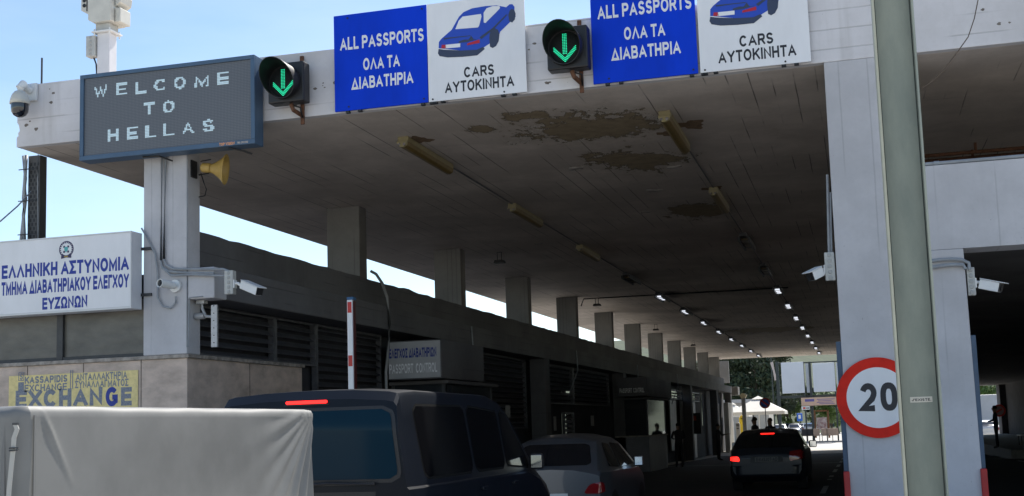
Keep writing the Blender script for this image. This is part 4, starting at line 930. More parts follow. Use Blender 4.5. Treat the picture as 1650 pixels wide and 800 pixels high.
s = MB(); A = at(1, yP+.05, 1485, 143); Bp = at(1, yP+.05, 1560, 60); Cp = at(1, yP+.05, 1582, -30)
s.tube([A, at(1, yP+.05, 1500, 133), at(1, yP+.05, 1520, 114), at(1, yP+.05, 1540, 88), Bp, at(1, yP+.05, 1570, 30), Cp, Cp+Vector((.2, 0, 1))], .0032, 6)
tag(obj('loose_wire', s, mat('brown_wire', (.07, .05, .035), .6)), 'thin brown loose wire sagging from the green post', 'wire')
# boxes, cameras
boxcam('white box camera on the left face of the wide pillar', (1328, 409), (1347, 453), (1322, 438), (1306, 446), 15.13, (0, -.12), flip=-1)
boxcam('white box camera at the right edge of the wide pillar', (1556, 433), (1572, 477), (1580, 458), (1612, 464), 15.13, (0, -.1))
cd = MB(); run([(1333, 282), (1336, 409)], .016, 15.1); run([(1338, 310), (1340, 409)], .012, 15.1); tag(obj('conduit', cd, PIPE, smooth='auto'), 'upright grey conduit above the camera on the left pillar face', 'conduit')
cd = MB(); run([(1490, 423), (1515, 419), (1535, 418), (1550, 419), (1561, 424), (1562, 434)], .02, 14.97); run([(1490, 434), (1515, 429), (1535, 427), (1552, 427), (1556, 434)], .02, 14.96); tag(obj('conduit', cd, PIPE, smooth='auto'), 'two grey conduits around the right pillar corner to the camera', 'conduit')
# corner guards
GB = mat('guard_blue', (.05, .09, .15), .5, noise=.2, scale=5)
for nm, xx, sg in (('left', -.2, -1), ('right', 1.285, 1)):
    t = thing('corner_guard', 'blue corner strip with red foot on the %s edge of the wide pillar' % nm, 'corner guard', (xx, 14.98, 0), 'guards on the pillar edges')
    s = MB(); s.box(xx-.028*1, xx+.028, 15.02, 15.3, 1.0, 2.5); obj('blue_strip', s, GB, t, bevel=.005)
    s = MB(); s.box(xx-.035, xx+.035, 14.95, 15.28, 0, 1.0); obj('red_foot', s, mat('guard_red', (.45, .02, .02), .5, noise=.2, scale=5), t, bevel=.01)
# ring sign on the far right pillar
t = thing('round_sign', 'red ring road sign on the far end wall of the right lane', 'sign', (9.35, 90.9, 1.5), None)
A = at(1, 90.95, 1610, 662); s = MB(); s.lathe([(.30, .02), (.42, .02), (.42, 0), (.30, 0)], (A.x, 90.98, A.z), (0, -1, 0), 32); obj('ring', s, mat('dull_ring_red', (.5, .03, .02), .5), t)
s = MB(); s.cyl((A.x, 90.985, A.z), (A.x, 90.97, A.z), .30, n=32); obj('disc', s, mat('ring_disc', (.25, .2, .19), .6), t); s = MB(); s.obox((A.x, 90.965, A.z), (.2, 0, .12), (0, .003, 0), (-.03, 0, .05)); obj('bar', s, MATS['dull_ring_red'], t)
t = thing('bench', 'pale topped bench on the raised pavement of the right lane', 'bench', (6.9, 58, .16))
s = MB(); s.box(6.55, 7.3, 58, 59.2, .58, .62); obj('seat', s, WPLAST, t, bevel=.01)
for x in (6.62, 7.23):
    for y in (58.1, 59.1): s = MB(); s.box(x-.02, x+.02, y-.02, y+.02, .16, .58); obj('leg', s, FRM, t)

# ================================================================== VEHICLES
def lerp_prof(pr, t):
    if t <= pr[0][0]: return pr[0][1]
    for (a, va), (b, vb) in zip(pr[:-1], pr[1:]):
        if t <= b:
            f_ = (t-a)/(b-a); return va+(vb-va)*f_
    return pr[-1][1]
def round_poly(pts, r, n=4):
    out = []; N = len(pts)
    for i in range(N):
        p0 = Vector(pts[i-1]); p1 = Vector(pts[i]); p2 = Vector(pts[(i+1) % N]); a = (p0-p1); b = (p2-p1)
        d = min(r, a.length*.45, b.length*.45); A = p1+a.normalized()*d; B = p1+b.normalized()*d
        for k in range(n+1):
            t = k/n; out.append(tuple(A*(1-t)**2+p1*2*t*(1-t)+B*t*t))
    return out
class Car:
    def __init__(s, name, label, cat, cx, y0, length, width, top, belt, paint, zb=.22, wheel_r=.31, wheels=(.8, 3.3), rim=None, group=None, tumble=.28, heading=1, ends=.9, crown=.03, rot=0):
        s.cx, s.y0, s.L, s.W = cx, y0, length, width; s.g = gz(y0+length/2); s.h = heading
        s.root = thing(name, label, cat, (cx, y0+length/2, s.g), group)
        hw = width/2; loops = []; NS = 44; yy = sorted(set([length*i/NS for i in range(NS+1)]+[.02, .05, .1, length-.02, length-.05, length-.1]+[p_[0] for p_ in top]))
        mb = MB()
        for t in yy:
            zt = lerp_prof(top, t); bl_ = lerp_prof(belt, t)
            e_ = min(t, length-t); pl = ends+(1-ends)*(1-(1-min(e_/.7, 1))**2.2); h_ = hw*pl
            low = zb+(.16*(1-min(e_/.25, 1)))
            bz = min(bl_, zt-.03)
            rw = max(h_-.05, .1) if zt <= bl_+.02 else max(h_-.03-tumble*(zt-bl_), .3)
            pts = [(0, low), (h_*.9, low), (h_*.985, low+.10), (h_, low+.25 if low+.25 < bz-.05 else bz-.06), (h_*.99, bz-.02), (h_*.985-.015, bz)]
            zz0 = bz; nseg = 4
            for k in range(1, nseg+1):
                f_ = k/nseg; pts.append((h_*.985-.015+(rw-(h_*.985-.015))*f_, bz+(max(zt-.05, bz+.005)-bz)*f_))
            pts += [(rw-.025, zt-.015), (rw-.09, zt+.0), (rw*.5, zt+crown*.75), (0, zt+crown)]
            loops.append((t, pts))
        n = len(loops[0][1]); full = 2*n-2
        for t, pts in loops:
            for p_ in pts: mb.v.append(s.map(p_[0], t, p_[1]))
            for p_ in pts[-2:0:-1]: mb.v.append(s.map(-p_[0], t, p_[1]))
        for i in range(len(loops)-1):
            for k in range(full):
                k2 = (k+1) % full; mb.f.append((i*full+k, i*full+k2, (i+1)*full+k2, (i+1)*full+k)); mb.m.append(0)
        for base in (0, (len(loops)-1)*full):
            for k in range(n-1):
                a, b = k, k+1; c, d = (full-b) % full, (full-a) % full
                f_ = [base+a, base+b, base+c, base+d]; f_ = list(dict.fromkeys(f_))
                if len(f_) > 2: mb.f.append(tuple(f_)); mb.m.append(0)
        s.body = obj('body', mb, paint, s.root, smooth='auto')
        s.body.data.set_sharp_from_angle(angle=R(28))
        s.bvh = BVHTree.FromPolygons([Vector(v) for v in mb.v], [f for f in mb.f])
        s.rimM = rim or mat('alloy_rim', (.35, .35, .37), .35, .8)
        for wy in wheels:
            for sg in (-1, 1): s.wheel(sg*(hw-.13), wy, wheel_r)
    def map(s, x, t, z):
        return (s.cx+x*s.h, s.y0+(t if s.h > 0 else s.L-t), s.g+z)
    def wheel(s, x, t, r):
        c = Vector(s.map(x, t, r)); sg = 1 if (x*s.h) > 0 else -1
        m_ = MB(); m_.lathe([(r*.62, -.10), (r*.93, -.11), (r, -.07), (r, .07), (r*.93, .11), (r*.62, .10)], c, (1, 0, 0), 28)
        w_ = obj('wheel', m_, RUBBER, s.root, smooth='auto')
        m_ = MB(); m_.lathe([(.0, .09), (r*.16, .09), (r*.18, .05), (r*.6, .045), (r*.64, .10)], c, (sg, 0, 0), 20)
        for k in range(6):
            a_ = k*math.pi/3; d_ = Vector((0, math.cos(a_), math.sin(a_))); m_.obox(c+Vector((sg*.075, 0, 0))+d_*r*.36, d_*r*.28, d_.cross(Vector((1, 0, 0)))*r*.07, Vector((.018, 0, 0)))
        obj('rim', m_, s.rimM, w_, smooth='auto')
        # dark arch following the body side
        arch = [(t+math.cos(a_)*(r+.05), r+math.sin(a_)*(r+.05)) for a_ in [math.pi*k/12 for k in range(13)]]
        arch += [(t-(r+.05), .24), (t+(r+.05), .24)]
        s.patch('wheel_arch', arch, 'side', BLACK, off=.003, sg=1 if x > 0 else -1, nn=10)
    def patch(s, name, poly, mode, M, off=.006, sg=1, nn=12, parent=None, label=None, raise_=0):
        """poly in (t,z) for 'side' or (x,z) for 'rear'/'front'; conforms to the body"""
        us = [p_[0] for p_ in poly]; vs_ = [p_[1] for p_ in poly]; v0, v1 = min(vs_), max(vs_); rows = []
        for j in range(nn+1):
            v = v0+(v1-v0)*(.0008+.9984*j/nn); xs = []
            for (a, b) in zip(poly, poly[1:]+poly[:1]):
                if (a[1] <= v < b[1]) or (b[1] <= v < a[1]): xs.append(a[0]+(v-a[1])/(b[1]-a[1])*(b[0]-a[0]))
            if len(xs) < 2: continue
            rows.append((v, min(xs), max(xs)))
        mb = MB(); m_ = 12
        ok = []
        for v, a, b in rows:
            for i in range(m_+1):
                u = a+(b-a)*i/m_
                if mode == 'side': o = Vector(s.map(sg*3, u, v)); d_ = Vector((-sg*s.h, 0, 0))
                elif mode == 'rear': o = Vector(s.map(u, -3, v)); d_ = Vector((0, s.h, 0))
                elif mode == 'front': o = Vector(s.map(u, s.L+3, v)); d_ = Vector((0, -s.h, 0))
                else: o = Vector(s.map(u, v, 4)); d_ = Vector((0, 0, -1))
                hit = s.bvh.ray_cast(o, d_)
                if hit[0] is None: mb.v.append(tuple(o+d_*3)); ok.append(False)
                else:
                    nn_ = hit[1]; nn_ = nn_ if nn_.dot(d_) < 0 else -nn_; mb.v.append(tuple(hit[0]+nn_*off)); ok.append(True)
        for j in range(len(rows)-1):
            for i in range(m_):
                a = j*(m_+1)+i; f_ = (a, a+1, a+m_+2, a+m_+1)
                if all(ok[q_] for q_ in f_): mb.f.append(f_); mb.m.append(0)
        o_ = obj(name, mb, M, parent or s.root, smooth=True, label=label)
        return o_
    def mirror(s, t, z, out=.16, M=None, glass=None):
        for sg in (-1, 1):
            hw = s.W/2
            m_ = MB(); c = Vector(s.map(sg*(hw+out*.45), t, z)); m_.obox(c, (out*.55, 0, 0), (0, .055, 0), (0, 0, .085)); w_ = obj('mirror', m_, M, s.root, bevel=.03)
            m_ = MB(); m_.obox(c+Vector((sg*.01*s.h, -.062*s.h, 0)), (out*.42, 0, 0), (0, .004, 0), (0, 0, .068)); obj('mirror_glass', m_, CHROME, w_, bevel=.002)

# dark people carrier ------------------------------------------------
NAVYP = mat('dark_navy_paint', (.003, .006, .012), .38, coat=0, spec=.22, noise=.25, scale=3)
vx, vy = -4.47, 9.62
top = [(0, 1.66), (.04, 1.88), (.12, 1.955), (.5, 1.975), (2.6, 1.965), (3.0, 1.90), (3.25, 1.80), (3.75, 1.42), (4.15, 1.16), (4.7, 1.0), (4.85, .86), (4.9, .6)]
belt = [(0, 1.17), (3.7, 1.15), (4.2, 1.05), (4.9, .7)]
van = Car('passenger_van', 'dark navy passenger van with lit red brake light, behind the grey tarpaulin trailer', 'van', vx, vy, 4.9, 1.90, top, belt, NAVYP, zb=.25, wheel_r=.33, wheels=(.95, 3.95), tumble=.13, ends=.965)
VG = mat('van_side_glass', (.006, .006, .007), .08, spec=.25)
NG = mat('navy_tinted_glass', (.003, .020, .036), .12, spec=.10)
van.patch('rear_window', round_poly([(-.84, 1.24), (.82, 1.24), (.75, 1.81), (-.77, 1.81)], .08), 'rear', NG, off=.006, nn=16)
van.patch('window_seal', round_poly([(-.87, 1.21), (.855, 1.21), (.78, 1.838), (-.80, 1.838)], .1), 'rear', BLACK, off=.003, nn=16)
van.patch('brake_light', round_poly([(-.19, 1.872), (.19, 1.872), (.19, 1.90), (-.19, 1.90)], .01), 'rear', REDL, off=.012, nn=4)
van.patch('tail_light', round_poly([(.80, .62), (.93, .62), (.92, 1.02), (.84, 1.02)], .03), 'rear', REDD, off=.008)
van.patch('tail_light', round_poly([(-.80, .62), (-.93, .62), (-.92, 1.02), (-.84, 1.02)], .03), 'rear', REDD, off=.008)
van.patch('number_plate', [(-.26, .86), (.26, .86), (.26, .97), (-.26, .97)], 'rear', WPLAST, off=.01, nn=4)
van.patch('bumper', round_poly([(-.9, .40), (.9, .40), (.9, .66), (-.9, .66)], .05), 'rear', BLACK, off=.035)
# black sticker film band under the rear glass, wiper
van.patch('tailgate_trim', [(-.55, .98), (.60, .98), (.62, 1.14), (-.55, 1.14)], 'rear', BLACK, off=.004, nn=6)
s = MB(); s.tube([van.map(-.15, -.035, 1.19), van.map(.2, -.045, 1.215), van.map(.62, -.03, 1.20)], [.012, .012, .008]); s.box(vx+.10, vx+.62, vy-.035, vy-.02, 1.195, 1.215); obj('wiper', s, BLACK, van.root)
s = MB(); s.box(vx-.20, vx+.20, vy+.02, vy+.06, 1.862, 1.868); obj('light_hood', s, BLACK, van.root)
for nm, q in (('side_window', [(.40, 1.23), (1.74, 1.23), (1.70, 1.83), (.34, 1.83)]), ('side_window', [(1.84, 1.23), (2.84, 1.23), (2.78, 1.82), (1.80, 1.83)]), ('door_window', [(2.92, 1.22), (3.82, 1.20), (3.62, 1.40), (3.12, 1.78), (2.90, 1.80)])):
    for sg in (1, -1):
        van.patch('window_seal', round_poly([(a+(.02 if a > 1.0 and i in (1, 2) else (-.02)), b+(.022 if b > 1.5 else -.022)) for i, (a, b) in enumerate(q)], .10), 'side', mat('worn_seal', (.010, .010, .010), .8, spec=.05), off=.002, sg=sg, nn=14)
        van.patch(nm, round_poly(q, .08), 'side', VG, off=.004, sg=sg, nn=14)
        if nm == 'door_window': pass
van.patch('windscreen', round_poly([(-.72, 1.22), (.72, 1.22), (.62, 1.78), (-.62, 1.78)], .05), 'front', GLASSD)
for sg in (1, -1):
    van.patch('headlight', round_poly([(sg*.6, .78), (sg*.88, .80), (sg*.86, .98), (sg*.62, .95)], .03), 'front', CHROME)
    for t in (1.70, 2.85, 3.9): van.patch('door_gap', [(t, .4), (t+.012, .4), (t+.012, 1.2), (t, 1.2)], 'side', BLACK, off=.003, sg=sg, nn=8)
    van.patch('door_rail', [(.35, 1.15), (2.9, 1.15), (2.9, 1.165), (.35, 1.165)], 'side', BLACK, off=.004, sg=sg, nn=3)
    for t in (1.85, 2.95):
        c = Vector(van.map(sg*.955, t+.1, 1.06)); s = MB(); s.obox(c, (.018, 0, 0), (0, .09, 0), (0, 0, .018)); obj('door_handle', s, NAVYP, van.root, bevel=.008)
van.mirror(3.75, 1.25, .14, BLACK)

# silver hatchback ---------------------------------------------------
SILV = mat('silver_paint', (.11, .12, .14), .3, .5, coat=.6)
top = [(0, .90), (.12, 1.02), (.35, 1.22), (.62, 1.38), (1.0, 1.43), (1.9, 1.43), (2.4, 1.34), (3.0, 1.02), (3.6, .86), (3.85, .72), (3.92, .5)]
belt = [(0, .93), (1.5, .92), (3.0, .90), (3.9, .6)]
sv = Car('hatchback', 'silver hatchback with red tail light just ahead of the dark van', 'car', -4.60, 18.6, 3.92, 1.70, top, belt, SILV, wheels=(.7, 3.15), wheel_r=.29, tumble=.42, crown=.07)
sv.patch('rear_window', round_poly([(-.62, 1.02), (.62, 1.02), (.52, 1.34), (-.52, 1.34)], .08), 'rear', GLASSD)
for sg in (1, -1):
    sv.patch('tail_light', round_poly([(sg*.50, .60), (sg*.80, .60), (sg*.79, .78), (sg*.60, .74)], .05), 'rear', REDD, off=.012)
    sv.patch('side_window', round_poly([(.55, .96), (1.35, .95), (1.35, 1.33), (.85, 1.35)], .06), 'side', GLASSD, sg=sg)
    sv.patch('side_window', round_poly([(1.43, .95), (2.75, .95), (2.2, 1.31), (1.43, 1.34)], .06), 'side', GLASSD, sg=sg)
    sv.patch('headlight', round_poly([(sg*.45, .6), (sg*.78, .62), (sg*.74, .78), (sg*.5, .74)], .03), 'front', CHROME)
    sv.patch('door_gap', [(1.38, .35), (1.39, .35), (1.39, .94), (1.38, .94)], 'side', BLACK, off=.003, sg=sg, nn=8)
sv.patch('windscreen', round_poly([(-.62, 1.0), (.62, 1.0), (.52, 1.34), (-.52, 1.34)], .05), 'front', GLASSD)
sv.patch('number_plate', [(-.26, .5), (.26, .5), (.26, .61), (-.26, .61)], 'rear', WPLAST, off=.01, nn=4)
sv.patch('bumper', round_poly([(-.78, .32), (.78, .32), (.78, .46), (-.78, .46)], .04), 'rear', BLACK, off=.02)
sv.mirror(2.55, 1.0, .15, SILV)

# dark hatch sedan ---------------------------------------------------
DK = mat('dark_blue_grey_paint', (.010, .013, .020), .35, 0, coat=.15)
top = [(0, .80), (.08, .96), (.25, 1.04), (.75, 1.27), (1.2, 1.36), (1.7, 1.385), (2.3, 1.37), (2.8, 1.20), (3.3, .98), (3.9, .88), (4.25, .74), (4.32, .5)]
belt = [(0, .96), (1.5, .95), (3.3, .90), (4.3, .6)]
sd_ = Car('dark_sedan', 'dark blue sedan seen from behind in the shade with one lit tail lamp', 'car', -2.12, 29.0, 4.32, 1.72, top, belt, DK, wheels=(.85, 3.45), wheel_r=.31, tumble=.42)
M = mat('sedan_glass', (.012, .016, .018), .04, spec=.6)
sd_.patch('rear_window', round_poly([(-.60, 1.0), (.60, 1.0), (.50, 1.30), (-.50, 1.30)], .08), 'rear', M)
sd_.patch('brake_light', round_poly([(-.16, 1.275), (.16, 1.275), (.16, 1.30), (-.16, 1.30)], .01), 'rear', REDL, off=.012, nn=3)
sd_.patch('tail_light', round_poly([(-.60, .69), (-.83, .70), (-.82, .80), (-.62, .80)], .03), 'rear', REDL, off=.012, nn=6, label='lit red tail lamp')
sd_.patch('tail_light', round_poly([(.50, .68), (.83, .70), (.80, .93), (.52, .92)], .03), 'rear', REDD, off=.012, nn=6)
for sg in (1, -1):
    sd_.patch('side_window', round_poly([(.65, .98), (1.55, .97), (1.55, 1.30), (1.05, 1.30)], .05), 'side', M, sg=sg)
    sd_.patch('side_window', round_poly([(1.63, .97), (3.0, .96), (2.5, 1.24), (1.63, 1.31)], .05), 'side', M, sg=sg)
    sd_.patch('headlight', round_poly([(sg*.45, .6), (sg*.78, .62), (sg*.74, .78), (sg*.5, .74)], .03), 'front', CHROME)
sd_.patch('windscreen', round_poly([(-.62, 1.0), (.62, 1.0), (.52, 1.3), (-.52, 1.3)], .05), 'front', M)
sd_.patch('bumper', round_poly([(-.80, .34), (.80, .34), (.82, .60), (-.82, .60)], .05), 'rear', DK, off=.03)
sd_.patch('plate_recess', [(-.36, .66), (.36, .66), (.36, .80), (-.36, .80)], 'rear', BLACK, off=.006, nn=4)
pl = sd_.patch('number_plate', [(-.26, .675), (.26, .675), (.26, .785), (-.26, .785)], 'rear', mat('plate_dim', (.12, .12, .11), .5), off=.016, nn=4)
hit = sd_.bvh.ray_cast(Vector(sd_.map(0, -3, .73)), Vector((0, 1, 0)))[0]
lettering('E·K4530T·AD', hit.y-.022, sd_.cx-.23, sd_.cx+.24, .690, .772, INKK, pl, thick=.001)
sd_.mirror(2.75, 1.0, .17, DK)
s = MB(); s.tube([sd_.map(0, 1.25, 1.40), sd_.map(0, 1.0, 1.60)], .006); obj('aerial', s, BLACK, sd_.root)

# trailer with tarpaulin --------------------------------------------
tr = thing('covered_trailer', 'small trailer under a pale grey tarpaulin in front of the dark van', 'trailer', (-4.1, 5.6, 0))
tx0, tx1, ty0, ty1, tz = -5.0, -3.2, 4.28, 7.03, 1.772
def tarp():
    mb = MB(); nz_ = 60; loops = []
    per = [] # perimeter samples (x,y,nx,ny,u)
    rad = .03
    def seg(x0, y0, x1, y1, nx, ny, n):
        for i in range(n): t = i/n; per.append((x0+(x1-x0)*t, y0+(y1-y0)*t, nx, ny))
    seg(tx1, ty0+rad, tx1, ty1-rad, 1, 0, 380); seg(tx1-rad, ty1, tx0+rad, ty1, 0, 1, 30); seg(tx0, ty1-rad, tx0, ty0+rad, -1, 0, 40); seg(tx0+rad, ty0, tx1-rad, ty0, 0, -1, 80)
    N = len(per)
    for j in range(nz_+1):
        z = .55+(tz-.55-.03)*j/nz_; h = (tz-z)
        for k, (x, y, nx, ny) in enumerate(per):
            d = .012*math.sin(y*2.1+x*3)*min(h*2, 1)
            if nx == 1:
                fr = (y-ty0)/(ty1-ty0)
                # folds fanning down from the far top corner
                r = math.hypot(ty1-y, h+.02); th = math.atan2(ty1-y, h+.02)
                d += .011*math.sin(th*30)*math.exp(-((ty1-y)/.55)**2)*min(r*2.2, 1)
                # one sharp crease near the rear corner
                c = (y-ty0-.09-h*.66); d += .012*math.exp(-(c/.016)**2)*max(0, 1-h/.36)*min(h*9, 1)
                d += .012*math.sin(h*7+y*1.3)*math.sin(math.pi*min(max(fr, 0), 1))
            if ny == -1: d += .018*math.exp(-((x-tx1+.13)/.03)**2)+.012*math.sin(x*9+h*3)
            mb.v.append((x+nx*d, y+ny*d, z))
    for k, (x, y, nx, ny) in enumerate(per): mb.v.append((x-nx*.012, y-ny*.012, tz-.006-.004*math.sin(x*5+y*4.3)*math.sin(y*11)))
    for k, (x, y, nx, ny) in enumerate(per): mb.v.append((x-nx*.05, y-ny*.05, tz+.0))
    for j in range(nz_+2):
        for k in range(N): k2 = (k+1) % N; mb.f.append((j*N+k, j*N+k2, (j+1)*N+k2, (j+1)*N+k)); mb.m.append(0)
    mb.f.append(tuple((nz_+2)*N+k for k in range(N))); mb.m.append(0)
    return mb
TARP = mat('tarpaulin', (.205, .205, .198), .55, noise=.22, scale=2.4)
TARP2 = TARP.node_tree.nodes['Principled BSDF']; TARP2.inputs['Specular IOR Level'].default_value = .35
obj('tarpaulin', tarp(), TARP, tr, smooth=True)
s = MB(); s.box(tx0+.02, tx1-.02, ty0+.02, ty1-.02, .42, .62); obj('tray', s, STEEL, tr, bevel=.01)
s = MB(); s.box(-4.16, -4.04, ty1, ty1+1.6, .42, .5); obj('drawbar', s, STEEL, tr)
for x in (tx0-.05, tx1-.10):
    s = MB(); s.lathe([(.17, 0), (.28, 0), (.30, .03), (.30, .14), (.28, .17), (.17, .17)], (x, 5.9, .30), (1, 0, 0), 28); w_ = obj('wheel', s, RUBBER, tr, smooth='auto')
    s = MB(); s.lathe([(0, .12), (.17, .10), (.175, .15)], (x, 5.9, .30), (1, 0, 0), 20); s.lathe([(0, .05), (.17, .05), (.175, .02)], (x, 5.9, .30), (1, 0, 0), 20); obj('rim', s, STEEL, w_, smooth='auto')
s = MB(); s.box(tx1+.002, tx1+.006, ty0+.05, ty0+.062, .56, tz-.04); s.box(tx1-.10, tx1-.085, ty0-.012, ty0-.004, .56, tz-.04); obj('seam', s, mat('seam_grey', (.17, .17, .165), .7), tr)
for k in range(9):
    y_ = ty0+.2+k*.3; s = MB(); s.lathe([(.010, 0), (.022, 0), (.022, .006), (.010, .006)], (tx1+.006, y_, .66), (1, 0, 0), 14); obj('eyelet', s, STEEL, tr)
s = MB()  # strap on the rear face next to the corner
sp_ = [(24, 684), (27, 692), (22, 706), (21, 722), (19, 740), (17, 760), (14, 790), (12, 830)]
pts = [at(1, ty0-.035, a, b) for a, b in sp_]
for a, b in zip(pts[:-1], pts[1:]):
    w2_ = .010; s.add([(a.x-w2_, a.y, a.z), (a.x+w2_, a.y, a.z), (b.x+w2_, b.y, b.z), (b.x-w2_, b.y, b.z), (a.x-w2_, a.y+.004, a.z), (a.x+w2_, a.y+.004, a.z), (b.x+w2_, b.y+.004, b.z), (b.x-w2_, b.y+.004, b.z)], [(0, 1, 2, 3), (7, 6, 5, 4), (0, 3, 7, 4), (1, 5, 6, 2)])
obj('strap', s, mat('strap_webbing', (.42, .41, .38), .8), tr)
A = at(1, ty0-.04, 22, 724); s = MB(); s.tube([(A.x-.02, A.y, A.z+.004), (A.x+.02, A.y, A.z+.004), (A.x+.022, A.y, A.z-.004), (A.x-.02, A.y, A.z-.006)], .0035, 6); s.box(pts[0].x-.012, pts[0].x+.012, ty0-.036, ty0-.026, pts[0].z-.003, pts[0].z+.006); obj('buckle', s, FRM, tr)

# ================================================================== FAR SQUARE
YB = 106.5
# advertising frame with two blank panels
fr = thing('billboard_frame', 'steel frame with two blank white panels above the cafe terrace', 'billboard', at(1, YB, 1300, 712))
def bx(mb, px0, px1, py0, py1, y, d=.15):
    a = at(1, y, px0, (py0+py1)/2); b = at(1, y, px1, (py0+py1)/2); c = at(1, y, (px0+px1)/2, py0); e_ = at(1, y, (px0+px1)/2, py1)
    mb.box(a.x, b.x, y, y+d, e_.z, c.z); return mb
DS = mat('dark_green_steel', (.03, .04, .04), .5, noise=.2, scale=4)
for px0, px1 in ((1252.5, 1257.5), (1296, 1298.5), (1306, 1310), (1346, 1348.5)): s = MB(); bx(s, px0, px1, 583, 713, YB+.1, .2); obj('post', s, DS, fr)
s = MB(); bx(s, 1250, 1354, 637, 641, YB+.35, .15); obj('crossbar', s, DS, fr); s = MB(); bx(s, 1250, 1354, 583.5, 585.5, YB+.35, .1); obj('crossbar', s, DS, fr)
BW = mat('blank_white_panel', (.60, .63, .68), .5, noise=.06, scale=.7)
s = MB(); bx(s, 1259.5, 1295.5, 584, 634, YB); obj('panel', s, BW, fr, bevel=.02)
s = MB(); bx(s, 1310, 1345.5, 585, 631.5, YB); obj('panel', s, BW, fr, bevel=.02)
s = MB(); bx(s, 1299, 1305.5, 586, 633, YB+.3); obj('panel_side', s, BW, fr); s = MB(); bx(s, 1348.5, 1354, 585, 640, YB+.3); obj('panel_side', s, BW, fr)
t = thing('hoarding', 'long beige sign board with faint purple print below the blank billboards', 'sign', at(1, YB-.1, 1318, 653)); s = MB(); bx(s, 1291, 1347.5, 640.5, 653.5, YB-.12, .1); obj('board', s, mat('beige_board', (.62, .42, .30), .6, noise=.1, scale=2), t)
PU = mat('purple_print', (.12, .10, .30), .6); s = MB()
for r0, (a, b) in zip((643.0, 645.6, 648.0, 650.2), ((1316, 1345), (1318, 1340), (1316, 1343), (1320, 1345))): bx(s, a, b, r0, r0+.9, YB-.13, .008)
bx(s, 1297, 1312, 643.5, 647.5, YB-.13, .008); obj('print', s, PU, t)
t = thing('small_sign', 'small white sign with red emblem under the beige board', 'sign', at(1, YB-.2, 1298, 661)); s = MB(); bx(s, 1291.5, 1305, 655, 660.5, YB-.2, .06); obj('panel', s, WPLAST, t)
s = MB(); bx(s, 1294, 1298, 656.5, 659.3, YB-.21, .008); obj('emblem', s, TRIMR, t); s = MB(); bx(s, 1299, 1304, 657, 658.8, YB-.21, .008); obj('print', s, INKK, t)
t = thing('parking_sign', 'blue panel sign between the parked cars and the terrace', 'sign', at(1, 112, 1288, 700)); s = MB(); bx(s, 1284, 1293, 666, 679, 112, .1); obj('panel', s, mat('panel_blue', (.02, .12, .5), .4), t, bevel=.03); s = MB(); bx(s, 1286.5, 1290.5, 669, 675, 111.99, .008); obj('symbol', s, WPLAST, t); s = MB(); bx(s, 1288, 1289.5, 679, 708, 112.05, .06); obj('pole', s, STEEL, t)
t = thing('poster_stand', 'brown wooden frame stand holding a pale collage poster', 'poster stand', at(1, YB+1, 1324, 705))
WD = mat('brown_wood', (.20, .085, .03), .6, noise=.3, scale=5)
s = MB(); bx(s, 1312, 1315, 661, 706, YB+1); bx(s, 1333.5, 1336.5, 661, 706, YB+1); bx(s, 1315, 1333.5, 661, 663.5, YB+1); obj('frame', s, WD, t)
s = MB(); bx(s, 1316, 1332.5, 673, 693, YB+.98, .05); obj('poster', s, mat('poster_collage', (.62, .55, .52), .6, noise=.8, scale=3.5, col2=(.25, .10, .10)), t)
# terrace chairs
def chair(px, M, label, y=YB+.3, rot=0):
    c = at(1, y, px, 700); z0 = -.26
    t = thing('terrace_chair', label, 'chair', (c.x, y, z0), 'chairs of the cafe terrace')
    s = MB(); s.box(c.x-.25, c.x+.25, y-.25, y+.25, z0+.43, z0+.50); obj('seat', s, M, t, bevel=.02)
    s = MB(); s.box(c.x-.25, c.x+.25, y-.27, y-.22, z0+.5, z0+1.02); obj('backrest', s, M, t, bevel=.03)
    for i in (-1, 1):
        for j in (-1, 1): s = MB(); s.box(c.x+i*.22-.02, c.x+i*.22+.02, y+j*.22-.02, y+j*.22+.02, z0, z0+.43); obj('leg', s, BLACK, t)
        s = MB(); s.box(c.x+i*.26-.02, c.x+i*.26+.02, y-.22, y+.2, z0+.66, z0+.70); obj('armrest', s, M, t)
WK = mat('dark_wicker', (.02, .018, .02), .7); TN = mat('tan_wicker', (.38, .27, .20), .7)
for px, M, lb in ((1277, WK, 'black wicker chair on the terrace nearest the parked cars'), (1297, WK, 'black wicker chair with its back to the road right beside the frame post'), (1305, WK, 'black chair between the frame post and the tan chairs'), (1316, TN, 'first tan chair on the terrace under the poster stand left post'), (1329, TN, 'second tan chair in front of the poster'), (1337, TN, 'third tan chair right of the poster stand'), (1346, TN, 'rightmost tan chair of the terrace, next to the silver car')):
    chair(px, M, lb)
